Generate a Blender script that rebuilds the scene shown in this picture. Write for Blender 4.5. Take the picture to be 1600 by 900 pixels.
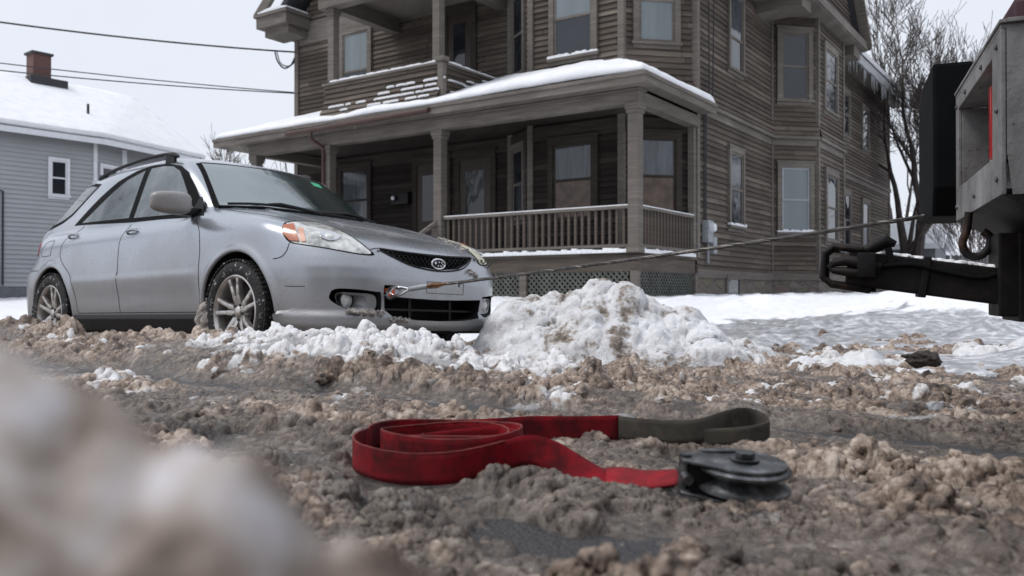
import bpy, bmesh, math, random
import numpy as np
from mathutils import Vector, Matrix
from mathutils.geometry import delaunay_2d_cdt
for o in list(bpy.data.objects): bpy.data.objects.remove(o, do_unlink=True)
S = bpy.context.scene
C = S.collection
R = math.radians
# ---------------------------------------------------------------- camera, sky, sun, exposure
cam_d = bpy.data.cameras.new('camera'); cam = bpy.data.objects.new('camera', cam_d); C.objects.link(cam)
cam.location = (0, 0, .32); cam.rotation_euler = (R(90.425), 0, 0)
cam_d.sensor_width = 36; cam_d.lens = 30.3; cam_d.clip_start = .01; cam_d.clip_end = 2000
cam_d.dof.use_dof = True; cam_d.dof.focus_distance = 3.0; cam_d.dof.aperture_fstop = 5.4
S.camera = cam
W = bpy.data.worlds.new("World"); S.world = W; W.use_nodes = True
nt = W.node_tree; nt.nodes.clear()
SUN_EL, SUN_AZ = R(58), R(-100)
sky = nt.nodes.new('ShaderNodeTexSky'); sky.sky_type = 'NISHITA'; sky.sun_disc = False
sky.sun_elevation = SUN_EL; sky.sun_rotation = SUN_AZ; sky.dust_density = 4
mx = nt.nodes.new('ShaderNodeMix'); mx.data_type = 'RGBA'; mx.inputs['Factor'].default_value = .88
bgn = nt.nodes.new('ShaderNodeBackground'); bgn.inputs['Strength'].default_value = .085
wo = nt.nodes.new('ShaderNodeOutputWorld')
# overcast: a grey-white cloud cover with soft brightness variation mixed over the clear sky
tc = nt.nodes.new('ShaderNodeTexCoord'); cn = nt.nodes.new('ShaderNodeTexNoise'); cn.inputs['Scale'].default_value = 1.6; cn.inputs['Detail'].default_value = 5
cr = nt.nodes.new('ShaderNodeValToRGB'); cr.color_ramp.elements[0].position = .3; cr.color_ramp.elements[1].position = .75
cr.color_ramp.elements[0].color = (7.5, 7.9, 8.8, 1); cr.color_ramp.elements[1].color = (8.3, 8.6, 9.3, 1)
nt.links.new(tc.outputs['Generated'], cn.inputs['Vector']); nt.links.new(cn.outputs['Fac'], cr.inputs['Fac'])
nt.links.new(sky.outputs[0], mx.inputs[6]); nt.links.new(cr.outputs[0], mx.inputs[7])
nt.links.new(mx.outputs[2], bgn.inputs[0]); nt.links.new(bgn.outputs[0], wo.inputs[0])
sd = bpy.data.lights.new('sun', 'SUN'); sd.energy = 1.2; sd.angle = R(18); sd.color = (1, .97, .93)
so = bpy.data.objects.new('sun', sd); C.objects.link(so)
sv = Vector((math.cos(SUN_EL)*math.sin(SUN_AZ), math.cos(SUN_EL)*math.cos(SUN_AZ), math.sin(SUN_EL)))
so.rotation_euler = sv.to_track_quat('Z', 'Y').to_euler()
S.view_settings.view_transform = 'Standard'; S.view_settings.look = 'None'
S.view_settings.exposure = .40; S.view_settings.gamma = 1; S.view_settings.use_curve_mapping = False
try:
    S.cycles.use_denoising = True; S.cycles.max_bounces = 6; S.cycles.diffuse_bounces = 1; S.cycles.glossy_bounces = 3; S.cycles.transmission_bounces = 3
except Exception: pass
rng = np.random.default_rng(7); random.seed(5)
# ---------------------------------------------------------------- helpers
def tag(o, label=None, cat=None, group=None, kind=None):
    if label: o['label'] = label
    if cat: o['category'] = cat
    if group: o['group'] = group
    if kind: o['kind'] = kind
    return o
def empty(name, loc=(0,0,0), rz=0, parent=None):
    o = bpy.data.objects.new(name, None); C.objects.link(o); o.location = loc; o.rotation_euler = (0,0,rz); o.empty_display_size = .2
    if parent: o.parent = parent
    return o
def mesh_np(name, V, Fq, mat=None, parent=None, smooth=False, attrs=None):
    V = np.asarray(V, np.float32); me = bpy.data.meshes.new(name)
    if isinstance(Fq, np.ndarray):
        k = Fq.shape[1]; me.vertices.add(len(V)); me.vertices.foreach_set('co', V.ravel())
        me.loops.add(Fq.size); me.loops.foreach_set('vertex_index', Fq.ravel().astype(np.int32))
        me.polygons.add(len(Fq)); me.polygons.foreach_set('loop_start', np.arange(0, Fq.size, k, dtype=np.int32))
        me.update(calc_edges=True)
    else:
        me.from_pydata(V.tolist(), [], Fq); me.update()
    if smooth: me.polygons.foreach_set('use_smooth', np.ones(len(me.polygons), bool))
    if attrs:
        for k, v in attrs.items():
            a = me.attributes.new(k, 'FLOAT', 'POINT'); a.data.foreach_set('value', np.asarray(v, np.float32))
    if mat:
        for m in (mat if isinstance(mat, (list, tuple)) else [mat]): me.materials.append(m)
    o = bpy.data.objects.new(name, me); C.objects.link(o)
    if parent: o.parent = parent
    return o
class MB:
    def __init__(s): s.v = []; s.f = []
    def add(s, vs, fs):
        n = len(s.v); s.v += [tuple(map(float, v)) for v in vs]; s.f += [[n+i for i in f] for f in fs]; return s
    def box(s, x0, x1, y0, y1, z0, z1, M=None):
        vs = [(x0,y0,z0),(x1,y0,z0),(x1,y1,z0),(x0,y1,z0),(x0,y0,z1),(x1,y0,z1),(x1,y1,z1),(x0,y1,z1)]
        if M: vs = [M @ Vector(v) for v in vs]
        return s.add(vs, [(0,3,2,1),(4,5,6,7),(0,1,5,4),(1,2,6,5),(2,3,7,6),(3,0,4,7)])
    def bar(s, a, b, w, h, up=(0,0,1)):
        a = Vector(a); b = Vector(b); d = (b-a); L = d.length; d.normalize(); u = Vector(up)
        sx = d.cross(u)
        if sx.length < 1e-4: sx = d.cross(Vector((1,0,0)))
        sx.normalize(); uu = sx.cross(d)
        vs = [a + sx*p*w/2 + uu*q*h/2 + d*t for t in (0, L) for p, q in ((-1,-1),(1,-1),(1,1),(-1,1))]
        return s.add(vs, [(0,1,2,3),(7,6,5,4),(0,4,5,1),(1,5,6,2),(2,6,7,3),(3,7,4,0)])
    def tube(s, pts, rad, n=8, cap=True, close=False):
        P = [Vector(p) for p in pts]; m = len(P)
        if not hasattr(rad, '__len__'): rad = [rad]*m
        rings = []; prev = None
        for i in range(m):
            d = (P[(i+1) % m] - P[i-1]) if close else (P[min(i+1, m-1)] - P[max(i-1, 0)])
            d.normalize()
            if prev is None:
                u = d.orthogonal().normalized()
            else:
                u = (prev - d*prev.dot(d)); u = u.normalized() if u.length > 1e-6 else d.orthogonal().normalized()
            prev = u; w = d.cross(u)
            rings.append([P[i] + (u*math.cos(2*math.pi*k/n) + w*math.sin(2*math.pi*k/n))*rad[i] for k in range(n)])
        vs = [v for r in rings for v in r]; fs = []
        for i in range(m if close else m-1):
            j = (i+1) % m
            for k in range(n): fs.append((i*n+k, i*n+(k+1)%n, j*n+(k+1)%n, j*n+k))
        if cap and not close: fs += [tuple(range(n))[::-1], tuple((m-1)*n+k for k in range(n))]
        return s.add(vs, fs)
    def lathe(s, prof, M=None, n=32, closed=False):
        vs = []; fs = []; m = len(prof)
        for r, z in prof:
            for k in range(n):
                v = Vector((r*math.cos(2*math.pi*k/n), r*math.sin(2*math.pi*k/n), z)); vs.append(M @ v if M else v)
        for i in range(m if closed else m-1):
            j = (i+1) % m
            for k in range(n): fs.append((i*n+k, i*n+(k+1)%n, j*n+(k+1)%n, j*n+k))
        if not closed:
            if prof[0][0] > 1e-4: fs.append(tuple(range(n))[::-1])
            if prof[-1][0] > 1e-4: fs.append(tuple((m-1)*n+k for k in range(n)))
        return s.add(vs, fs)
    def prism(s, poly, z0, z1, M=None):
        n = len(poly); vs = [Vector((x, y, z)) for z in (z0, z1) for x, y in poly]
        if M: vs = [M @ v for v in vs]
        return s.add(vs, [tuple(range(n))[::-1], tuple(range(n, 2*n))] + [(i, (i+1)%n, n+(i+1)%n, n+i) for i in range(n)])
    def quad(s, a, b, c, d): return s.add([a,b,c,d], [(0,1,2,3)])
    def build(s, name, mat, parent=None, smooth=False, bevel=0, fix=True):
        me = bpy.data.meshes.new(name); me.from_pydata(s.v, [], s.f); me.update()
        if fix or bevel:
            bm = bmesh.new(); bm.from_mesh(me)
            if fix: bmesh.ops.recalc_face_normals(bm, faces=bm.faces)
            if bevel:
                ed = [e for e in bm.edges if len(e.link_faces) == 2 and e.calc_face_angle(0) > .6]
                bmesh.ops.bevel(bm, geom=ed, offset=bevel, segments=2, affect='EDGES', profile=.6, clamp_overlap=True)
            bm.to_mesh(me); bm.free()
        if smooth:
            me.polygons.foreach_set('use_smooth', np.ones(len(me.polygons), bool))
            try: me.set_sharp_from_angle(angle=R(38))
            except Exception: pass
        for m in (mat if isinstance(mat, (list, tuple)) else [mat]): me.materials.append(m)
        o = bpy.data.objects.new(name, me); C.objects.link(o)
        if parent: o.parent = parent
        return o
def spline(pts, n=8, close=False):
    P = [np.array(p, float) for p in pts]; m = len(P); out = []
    for i in range(m if close else m-1):
        p0 = P[i-1] if (close or i > 0) else 2*P[0]-P[1]; p1 = P[i]; p2 = P[(i+1) % m]
        p3 = P[(i+2) % m] if (close or i+2 < m) else 2*P[-1]-P[-2]
        for k in range(n):
            t = k/n; out.append(.5*((2*p1)+(-p0+p2)*t+(2*p0-5*p1+4*p2-p3)*t*t+(-p0+3*p1-3*p2+p3)*t**3))
    if not close: out.append(P[-1])
    return out
# value noise / worley in numpy
def hsh(ix, iy, k):
    h = (ix.astype(np.int64)*374761393 + iy.astype(np.int64)*668265263 + k*2147483647) & 0xffffffff
    h = ((h ^ (h >> 13))*1274126177) & 0xffffffff
    h = ((h ^ (h >> 16))*2246822519) & 0xffffffff
    return ((h ^ (h >> 15)) & 0xffffff)/float(0xffffff)
def vnoise(x, y, s, k=0):
    x = x/s; y = y/s; ix = np.floor(x); iy = np.floor(y); fx = x-ix; fy = y-iy; fx = fx*fx*fx*(fx*(fx*6-15)+10); fy = fy*fy*fy*(fy*(fy*6-15)+10)
    a = hsh(ix, iy, k); b = hsh(ix+1, iy, k); c = hsh(ix, iy+1, k); d = hsh(ix+1, iy+1, k)
    return (a*(1-fx)+b*fx)*(1-fy) + (c*(1-fx)+d*fx)*fy
def fbm(x, y, s, k=0, o=4):
    t = 0; a = 1; n = 0
    for i in range(o): t = t + a*vnoise(x+i*13.7, y-i*7.3, s/2**i, k+i); n += a; a *= .5
    return t/n
def lumps(x, y, s, k=0, dens=1.0, soft=False):
    # rounded chunks: highest half-ellipsoid over the neighbouring cells
    xs = x/s; ys = y/s; ix = np.floor(xs); iy = np.floor(ys); out = np.zeros_like(xs)
    for dx in (-1,0,1):
        for dy in (-1,0,1):
            cx = ix+dx; cy = iy+dy
            px_ = cx+.15+.7*hsh(cx, cy, k); py_ = cy+.15+.7*hsh(cx, cy, k+1); rr = .35+.5*hsh(cx, cy, k+2)
            on = hsh(cx, cy, k+3) < dens
            sq = .75+.5*hsh(cx, cy, k+4)
            d2 = ((xs-px_)/sq)**2 + ((ys-py_)*sq)**2
            q_ = np.maximum(rr*rr-d2, 0); out = np.maximum(out, np.where(on, (q_/rr if soft else np.sqrt(q_))*(.5+.8*hsh(cx, cy, k+5)), 0))
    return out
def seg_dist(x, y, pts):
    best = np.full_like(x, 1e9); sd_ = np.zeros_like(x); acc = 0
    for (ax, ay), (bx, by) in zip(pts[:-1], pts[1:]):
        dx, dy = bx-ax, by-ay; L2 = dx*dx+dy*dy; t = np.clip(((x-ax)*dx+(y-ay)*dy)/L2, 0, 1)
        d = np.hypot(x-ax-t*dx, y-ay-t*dy); L = math.sqrt(L2); sg = np.sign((x-ax)*dy-(y-ay)*dx)
        m = d < np.abs(best); best = np.where(m, d*np.where(sg == 0, 1, sg), best); sd_ = np.where(m, acc+t*L, sd_); acc += L
    return best, sd_
def cauli(X, Y, H, f, scales):
    # push a height sheet (2-D arrays) out along its own normals by ever finer rounded lumps: knobbly crumbs that overhang
    P_ = np.stack([X, Y, H], -1)
    for s, k, amp, dens in scales:
        gu = np.gradient(P_, axis=0); gv = np.gradient(P_, axis=1); N = np.cross(gv, gu); N /= np.linalg.norm(N, axis=-1)[..., None]+1e-12
        N *= np.sign(N[..., 2:3]+1e-9)
        l = lumps(P_[..., 0], P_[..., 1] + .35*P_[..., 2], s, k, dens)**.85
        P_ = P_ + N*(l*amp*f)[..., None]
    return P_
# ---------------------------------------------------------------- materials
class NT:
    def __init__(s, name):
        s.m = bpy.data.materials.new(name); s.m.use_nodes = True; s.t = s.m.node_tree; s.t.nodes.clear()
        s.o = s.n('ShaderNodeOutputMaterial'); s.b = s.n('ShaderNodeBsdfPrincipled'); s.l(s.b.outputs[0], s.o.inputs[0])
    def n(s, t, **kw):
        x = s.t.nodes.new(t)
        for k, v in kw.items():
            if k in x.inputs: x.inputs[k].default_value = v
            else: setattr(x, k, v)
        return x
    def l(s, a, b): s.t.links.new(a, b)
    def set(s, **kw):
        for k, v in kw.items():
            k = k.replace('_', ' ')
            s.b.inputs[k].default_value = (*v, 1) if isinstance(v, tuple) and len(v) == 3 else v
        return s
    def coord(s, scale=(1,1,1), out='Object'):
        t = s.n('ShaderNodeTexCoord'); m = s.n('ShaderNodeMapping'); m.inputs['Scale'].default_value = scale; s.l(t.outputs[out], m.inputs[0]); return m.outputs[0]
    def noise(s, scale, detail=4, vec=None, rough=.55):
        x = s.n('ShaderNodeTexNoise'); x.inputs['Scale'].default_value = scale; x.inputs['Detail'].default_value = detail; x.inputs['Roughness'].default_value = rough
        if vec is not None: s.l(vec, x.inputs['Vector'])
        return x.outputs['Fac']
    def ramp(s, fac, stops):
        r = s.n('ShaderNodeValToRGB'); e = r.color_ramp.elements
        while len(e) > 1: e.remove(e[-1])
        e[0].position = stops[0][0]; c = stops[0][1]; e[0].color = (*c, 1) if isinstance(c, tuple) else (c, c, c, 1)
        for p, c in stops[1:]:
            q = e.new(p); q.color = (*c, 1) if isinstance(c, tuple) else (c, c, c, 1)
        s.l(fac, r.inputs[0]); return r.outputs[0]
    def mix(s, f, a, b, mode='MIX'):
        x = s.n('ShaderNodeMix'); x.data_type = 'RGBA'; x.blend_type = mode
        for i_, v in ((0, f), (6, a), (7, b)):
            inp = x.inputs[i_]
            if isinstance(v, (int, float)) : inp.default_value = v if i_ == 0 else (v, v, v, 1)
            elif isinstance(v, tuple): inp.default_value = (*v, 1)
            else: s.l(v, inp)
        return x.outputs[2]
    def math(s, op, a, b=0.0):
        x = s.n('ShaderNodeMath'); x.operation = op
        for i, v in enumerate((a, b)):
            if isinstance(v, (int, float)): x.inputs[i].default_value = v
            else: s.l(v, x.inputs[i])
        return x.outputs[0]
    def attr(s, name):
        x = s.n('ShaderNodeAttribute'); x.attribute_name = name; return x.outputs['Fac']
    def col(s, c): s.l(c, s.b.inputs['Base Color']); return s
    def rgh(s, c): s.l(c, s.b.inputs['Roughness']); return s
    def bump(s, h, dist=.01, st=1.0):
        x = s.n('ShaderNodeBump'); x.inputs['Distance'].default_value = dist; x.inputs['Strength'].default_value = st; s.l(h, x.inputs['Height']); s.l(x.outputs[0], s.b.inputs['Normal']); return s
def plain(name, c, rough=.6, metal=0.0, var=.12, scale=8, bump=.0, spec=.5):
    m = NT(name); n = m.noise(scale, 5, m.coord()); a = tuple(v*(1-var) for v in c); b = tuple(min(1, v*(1+var)) for v in c)
    m.col(m.ramp(n, [(.3, a), (.7, b)])); m.set(Roughness=rough, Metallic=metal, Specular_IOR_Level=spec)
    if bump: m.bump(m.noise(scale*6, 5, m.coord()), bump)
    return m.m
# ---------------------------------------------------------------- car body surface, car space: x forward from front axle, y left, z up
def smax(a, b, k):
    h = np.maximum(k - np.abs(a - b), 0) / k
    return np.maximum(a, b) + h*h*k*.25
def smin(a, b, k): return -smax(-a, -b, k)
def sstep(a, b, x):
    t = np.clip((x-a)/(b-a), 0, 1); return t*t*(3-2*t)
def table(pts, sig):
    pts = sorted(pts)
    xs = np.linspace(pts[0][0]-.2, pts[-1][0]+.2, 900)
    ys = np.interp(xs, [p[0] for p in pts], [p[1] for p in pts])
    d = xs[1]-xs[0]; n = max(1, int(3*sig/d)); w = np.exp(-.5*(np.arange(-n, n+1)*d/sig)**2); w /= w.sum()
    ys = np.convolve(np.pad(ys, n, mode='edge'), w, mode='valid')
    return lambda v: np.interp(v, xs, ys)
T_W  = table([(-3.4,.79),(-2.9,.82),(-2.3,.838),(-1.2,.842),(0,.835),(.5,.825),(.9,.80)], .15)
T_PZ = table([(.15,.075),(.25,.045),(.34,.026),(.47,.010),(.56,.000),(.62,.002),(.78,.008),(.86,.020),(.92,.036),(.98,.066),(1.06,.13)], .02)
T_ZC = table([(.98,.52),(.92,.60),(.86,.665),(.78,.712),(.60,.785),(.40,.848),(.2,.90),(0,.944),(-.3,1.0),(-.5,1.03),(-.7,1.0),(-2.4,1.0),(-3.0,.985),(-3.4,.95)], .03)
T_PF = table([(.15,-.085),(.205,-.012),(.235,.012),(.292,.018),(.312,-.018),(.40,-.008),(.50,.0),(.57,-.008),(.62,-.03),(.68,-.07),(.78,-.16),(1,-.5)], .006)
T_PR = table([(.15,.08),(.28,.02),(.45,.0),(.62,.01),(.655,.07),(.72,.18),(.8,.215),(.9,.215),(1.0,.235),(1.1,.28)], .015)
T_ZR = table([(-3.4,1.28),(-3.0,1.36),(-2.6,1.42),(-2.2,1.455),(-1.8,1.475),(-1.4,1.475),(-1.15,1.455),(-.95,1.41),(-.75,1.36),(-.5,1.27)], .08)
def F_car(x, y, z):
    ay = np.abs(y)
    W = T_W(x) - T_PZ(z)
    cr = sstep(-2.22, -2.10, x)*sstep(-.40, -.50, x)
    W = W + cr*(.009*sstep(.585, .565, z) - .009*sstep(.56, .40, z))
    for wx in (0.01, -2.52):
        r = np.hypot(x-wx, z-.31)
        W = W + .016*np.exp(-((r-.378)/.026)**2)*sstep(.2, .3, z)
    W = W + .020*sstep(.30, .36, x)*(sstep(.314, .300, z) - sstep(.24, .2, z))
    side = ay - W
    q = ay/.84
    Xf = .895 - .085*q**2 - .37*q**6 + T_PF(z)
    front = (x - Xf)*.8
    Xr = -3.42 + .10*q**2 + .32*q**6 + T_PR(z)
    rear = (Xr - x)*.9
    top = z - (T_ZC(x) - .012*(ay/.7)**2 - (.055-.03*sstep(-.3,.3,x))*(ay/.78)**5 + .006*np.exp(-((ay-.42)/.05)**2)*sstep(.7, .3, x))
    lo = smax(side, top, .11 - .045*sstep(-.2,.3,x))
    lo = smax(lo, front, .075)
    lo = smax(lo, rear, .10)
    lo = smax(lo, .19 - z, .03)
    taper = .055*sstep(-1.1, -.35, x)**1.3 + .10*sstep(-1.9, -3.1, x)
    gs = (ay - (.752 - .34*(z-.95) - .12*np.clip(z-1.2, 0, 1)**2 - taper))*.95
    ws = (x - (-.345 - 1.34*(z-1.01) - .15*(ay/.66)**2.2))*.60
    rg = ((-3.26 + (z-1.0)*1.80 + .10*(ay/.6)**2) - x)*.49
    rf = z - (T_ZR(x) - .045*(ay/.58)**2.4)
    g = smax(gs, rf, .10)
    g = smax(g, ws, .05)
    g = smax(g, rg, .05)
    g = smax(g, -3.17 - x, .06)
    g = np.maximum(g, .8 - z)
    return smin(lo, g, .02)
def hit_car(O, D, n=400, tmax=6.0, t0=0.0):
    # first entry of rays O+tD into the body
    O = np.asarray(O, float); D = np.asarray(D, float)
    O, D = np.broadcast_arrays(O, D)
    L = np.linalg.norm(D, axis=1); t = np.full(len(O), float(t0)); act = np.arange(len(O)); out = np.full(len(O), np.nan)
    tp = t.copy()
    for it in range(260):
        p = O[act] + t[act][:,None]*D[act]; f = F_car(p[:,0], p[:,1], p[:,2]); hit = f < 0
        out[act[hit]] = t[act[hit]]; nh = act[~hit]; tp[nh] = t[nh]; t[nh] += np.maximum(f[~hit]*.5, 4e-4)/L[nh]
        act = nh[t[nh] < tmax]
        if not len(act): break
    g = np.where(~np.isnan(out))[0]; lo = tp[g].copy(); hi = out[g].copy()
    for it in range(12):
        mid = (lo+hi)/2; p = O[g] + mid[:,None]*D[g]; ins = F_car(p[:,0], p[:,1], p[:,2]) < 0; hi = np.where(ins, mid, hi); lo = np.where(ins, lo, mid)
    out[g] = hi
    return O + out[:,None]*D
def nrm_car(p):
    e = .004; g = np.zeros_like(p)
    for i in range(3):
        a = p.copy(); b = p.copy(); a[:,i] += e; b[:,i] -= e
        g[:,i] = F_car(*a.T) - F_car(*b.T)
    return g/np.linalg.norm(g, axis=1)[:,None]
def make_siding(name, base, light, board=.11, fleck=.5, zoff=0.0):
    m = NT(name); o = m.coord(); sep = m.n('ShaderNodeSeparateXYZ'); m.l(o, sep.inputs[0])
    idx = m.math('FLOOR', m.math('DIVIDE', m.math('ADD', sep.outputs[2], zoff), board))
    wn = m.n('ShaderNodeTexWhiteNoise'); wn.noise_dimensions = '1D'; m.l(idx, wn.inputs['W'])
    vec = m.n('ShaderNodeCombineXYZ'); xy = m.math('ADD', m.math('MULTIPLY', sep.outputs[0], 1.0), sep.outputs[1])
    m.l(xy, vec.inputs[0]); m.l(m.math('MULTIPLY', sep.outputs[2], 14), vec.inputs[1]); m.l(m.math('MULTIPLY', wn.outputs[0], 31), vec.inputs[2])
    st = m.noise(1.6, 8, vec.outputs[0], .7); big = m.noise(.55, 4, o); fine = m.noise(9, 6, vec.outputs[0], .7)
    v = m.math('ADD', m.math('MULTIPLY', st, .55), m.math('ADD', m.math('MULTIPLY', wn.outputs[0], .20), m.math('MULTIPLY', big, .35)))
    wv = m.n('ShaderNodeTexWhiteNoise'); wv.noise_dimensions = '2D'; cv = m.n('ShaderNodeCombineXYZ'); px_ = m.math('ADD', m.math('MULTIPLY', xy, .42), m.math('MULTIPLY', wn.outputs[0], 9.0)); m.l(m.math('FLOOR', px_), cv.inputs[0]); m.l(idx, cv.inputs[1]); m.l(cv.outputs[0], wv.inputs['Vector'])
    v = m.math('ADD', v, m.math('MULTIPLY', m.math('SUBTRACT', wv.outputs[0], .5), .16 if board < 1 else 0.0)); fr_ = m.math('FRACT', px_); jt = m.math('LESS_THAN', fr_, .006 if board < 1 else -1.0)
    dk = tuple(c*.55 for c in base)
    c = m.ramp(v, [(.38, dk), (.57, base), (.80, light)])
    fl = m.ramp(fine, [(.60, 0.0), (.68, 1.0)])
    fl2 = m.math('MULTIPLY', fl, m.ramp(big, [(.45, 0.0), (.6, fleck)]))
    c = m.mix(fl2, c, tuple(min(1, l*1.35) for l in light))
    c = m.mix(jt, c, (.02,.017,.015)); m.col(c); m.set(Roughness=.85, Specular_IOR_Level=.25); m.bump(fine, .004)
    return m.m
M = {}
M['siding'] = make_siding('weathered_siding', (.108,.088,.073), (.225,.19,.16))
M['porchwall_shaded'] = make_siding('shaded_porch_siding', (.036,.029,.025), (.078,.066,.057))  # darker copy of the siding: porch shade is put into its colour
M['porchtrim_shaded'] = make_siding('shaded_porch_trim', (.045,.037,.032), (.095,.082,.072), board=30.0, fleck=.5, zoff=5)  # darker copy of the trim, with the shade under the porch painted in
M['trim'] = make_siding('weathered_trim', (.15,.133,.118), (.29,.265,.24), board=30.0, fleck=.9, zoff=5)
M['vinyl'] = plain('vinyl_siding', (.38,.395,.415), .6, var=.05, scale=1.2)
M['trimwhite'] = plain('white_trim', (.72,.74,.78), .5, var=.05)
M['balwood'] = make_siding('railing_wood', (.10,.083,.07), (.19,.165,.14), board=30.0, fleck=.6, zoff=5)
m = NT('snow'); o = m.coord(); n = m.noise(3, 6, o); n2 = m.noise(60, 5, o)
m.col(m.ramp(n, [(.3, (.78,.80,.84)), (.6, (.87,.88,.90))])); m.set(Roughness=.75, Specular_IOR_Level=.3); m.bump(m.math('ADD', m.math('MULTIPLY', m.noise(9, 4, o), .6), m.math('MULTIPLY', n2, .25)), .03, .6)
m.b.inputs['Subsurface Weight'].default_value = .0
M['snow'] = m.m
# dirty pile snow: white with grey brown grime patches
m = NT('dirty_snow'); o = m.coord(); n = m.noise(3.2, 9, o, .68); n2 = m.noise(11, 6, o, .7); fn = m.noise(120, 3, o)
g = m.math('ADD', m.math('MULTIPLY', n, .6), m.math('MULTIPLY', n2, .4))
c = m.ramp(g, [(.385, (.12,.095,.075)), (.435, (.36,.31,.27)), (.475, (.72,.72,.73)), (.6, (.88,.89,.92))])
m.col(c); m.set(Roughness=.6, Specular_IOR_Level=.35); m.bump(m.math('ADD', fn, m.math('MULTIPLY', n2, 2.0)), .012, .8)
M['pile'] = m.m
# brown street slush; attribute w = how white, d = how wet and thin, plus shade painted into the hollows
m = NT('slush'); o = m.coord(); n = m.noise(5, 8, o, .65); n2 = m.noise(38, 6, o, .7); fn = m.noise(260, 4, o, .7); n3 = m.noise(16, 5, o)
g = m.math('ADD', m.math('MULTIPLY', n, .45), m.math('MULTIPLY', n2, .55))
br = m.ramp(g, [(.39, (.038,.027,.021)), (.455, (.15,.108,.082)), (.52, (.33,.25,.195)), (.60, (.60,.51,.43))])
wh = m.ramp(n2, [(.3, (.55,.50,.45)), (.45, (.80,.80,.81)), (.7, (.90,.91,.93))])
wf = m.math('ADD', m.attr('w'), m.math('MULTIPLY', m.math('SUBTRACT', n3, .5), 1.6))
c = m.mix(m.ramp(wf, [(.42, 0.0), (.62, 1.0)]), br, wh)
wet_shade = m.attr('d')  # wetness together with the painted shade between lumps
c = m.mix(m.math('MULTIPLY', wet_shade, .88), c, (.058,.053,.050))
m.col(c); m.rgh(m.ramp(m.math('SUBTRACT', n2, m.math('MULTIPLY', wet_shade, .4)), [(.1, .16), (.4, .42), (.7, .6)])); m.set(Specular_IOR_Level=.5)
m.bump(m.math('ADD', m.math('MULTIPLY', fn, .5), n2), .006, .9)
M['slush'] = m.m
m = NT('wet_asphalt'); o = m.coord(); n = m.noise(90, 5, o, .8); n2 = m.noise(2.5, 5, o); vo = m.n('ShaderNodeTexVoronoi'); vo.inputs['Scale'].default_value = 140; m.l(o, vo.inputs['Vector'])
c = m.ramp(m.math('ADD', m.math('MULTIPLY', n, .6), m.math('MULTIPLY', n2, .4)), [(.35, (.03,.032,.036)), (.55, (.06,.06,.064)), (.75, (.14,.13,.125))])
m.col(c); m.rgh(m.ramp(n2, [(.35, .18), (.65, .5)])); m.bump(m.math('ADD', vo.outputs['Distance'], n), .006, 1.0)
M['asphalt'] = m.m
# yard: snow with wet ice patches showing the drive below
m = NT('yard_snow'); o = m.coord((1,1,1)); n = m.noise(1.1, 8, o, .6); n2 = m.noise(14, 6, o, .65)
ic = m.attr('ice'); f = m.math('ADD', ic, m.math('MULTIPLY', m.math('SUBTRACT', m.noise(1.8, 8, m.coord((.8,1.2,1)), .65), .5), 2.4))
fr = m.ramp(f, [(.45, 0.0), (.62, 1.0)])
sn = m.ramp(n2, [(.3, (.74,.76,.80)), (.55, (.86,.87,.90))])
icc = m.ramp(n2, [(.35, (.20,.205,.22)), (.5, (.36,.365,.38)), (.63, (.68,.69,.72))])
m.col(m.mix(fr, sn, icc)); m.rgh(m.mix(fr, .7, .3)); m.bump(m.math('ADD', n2, m.math('MULTIPLY', n, .5)), .010, .6)
M['yard'] = m.m
m = NT('stone_foundation'); o = m.coord((1,1,1.5)); vo = m.n('ShaderNodeTexVoronoi'); vo.feature = 'F1'; vo.inputs['Scale'].default_value = 2.6; m.l(o, vo.inputs['Vector'])
ve = m.n('ShaderNodeTexVoronoi'); ve.feature = 'DISTANCE_TO_EDGE'; ve.inputs['Scale'].default_value = 2.6; m.l(o, ve.inputs['Vector'])
cc = m.mix(.75, vo.outputs['Color'], (.5,.45,.4)); hs = m.mix(m.noise(9, 5, o), (.09,.08,.07), (.26,.235,.20))
c = m.mix(1.0, hs, m.mix(.6, cc, (1.0,.95,.9)), 'MULTIPLY'); e = m.ramp(ve.outputs['Distance'], [(.02, 0.0), (.07, 1.0)])
m.col(m.mix(e, (.16,.15,.14), c)); m.set(Roughness=.9); m.bump(e, .03)
M['stone'] = m.m
def glass(name, c, rough=.04, ior=1.5, var=.25, sc=1.5, stretch=(1,1,1)):
    m = NT(name); n = m.noise(sc, 4, m.coord(stretch)); m.col(m.ramp(n, [(.3, tuple(v*(1-var) for v in c)), (.7, tuple(v*(1+var) for v in c))]))
    m.set(Roughness=rough, IOR=ior, Specular_IOR_Level=.5); m.bump(m.noise(1.2, 2, m.coord()), .012, .5); return m.m
M['winglass'] = glass('window_glass', (.018,.022,.028), .03, 1.6)
M['blind'] = glass('blind_behind_glass', (.16,.19,.20), .05, 1.6, .15, 3, (1,1,.1))
M['curtain'] = glass('curtain_behind_glass', (.055,.065,.075), .05, 1.6, .5, 5, (3,3,.35))
M['board'] = glass('boarded_pane', (.12,.088,.07), .35, 1.4, .35, 5)
M['doorwood'] = plain('door_wood', (.035,.022,.016), .5, var=.3)
M['dark'] = plain('dark_void', (.006,.006,.007), .9, var=.1)
M['gutter'] = plain('gutter_metal', (.06,.028,.022), .55, var=.3)
M['ice'] = NT('icicle_ice').set(Base_Color=(.80,.83,.86), Roughness=.12, Transmission_Weight=.6, IOR=1.31).m
M['lattice'] = plain('lattice_paint', (.085,.09,.08), .75, var=.35, scale=5)
M['brick'] = None
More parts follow.
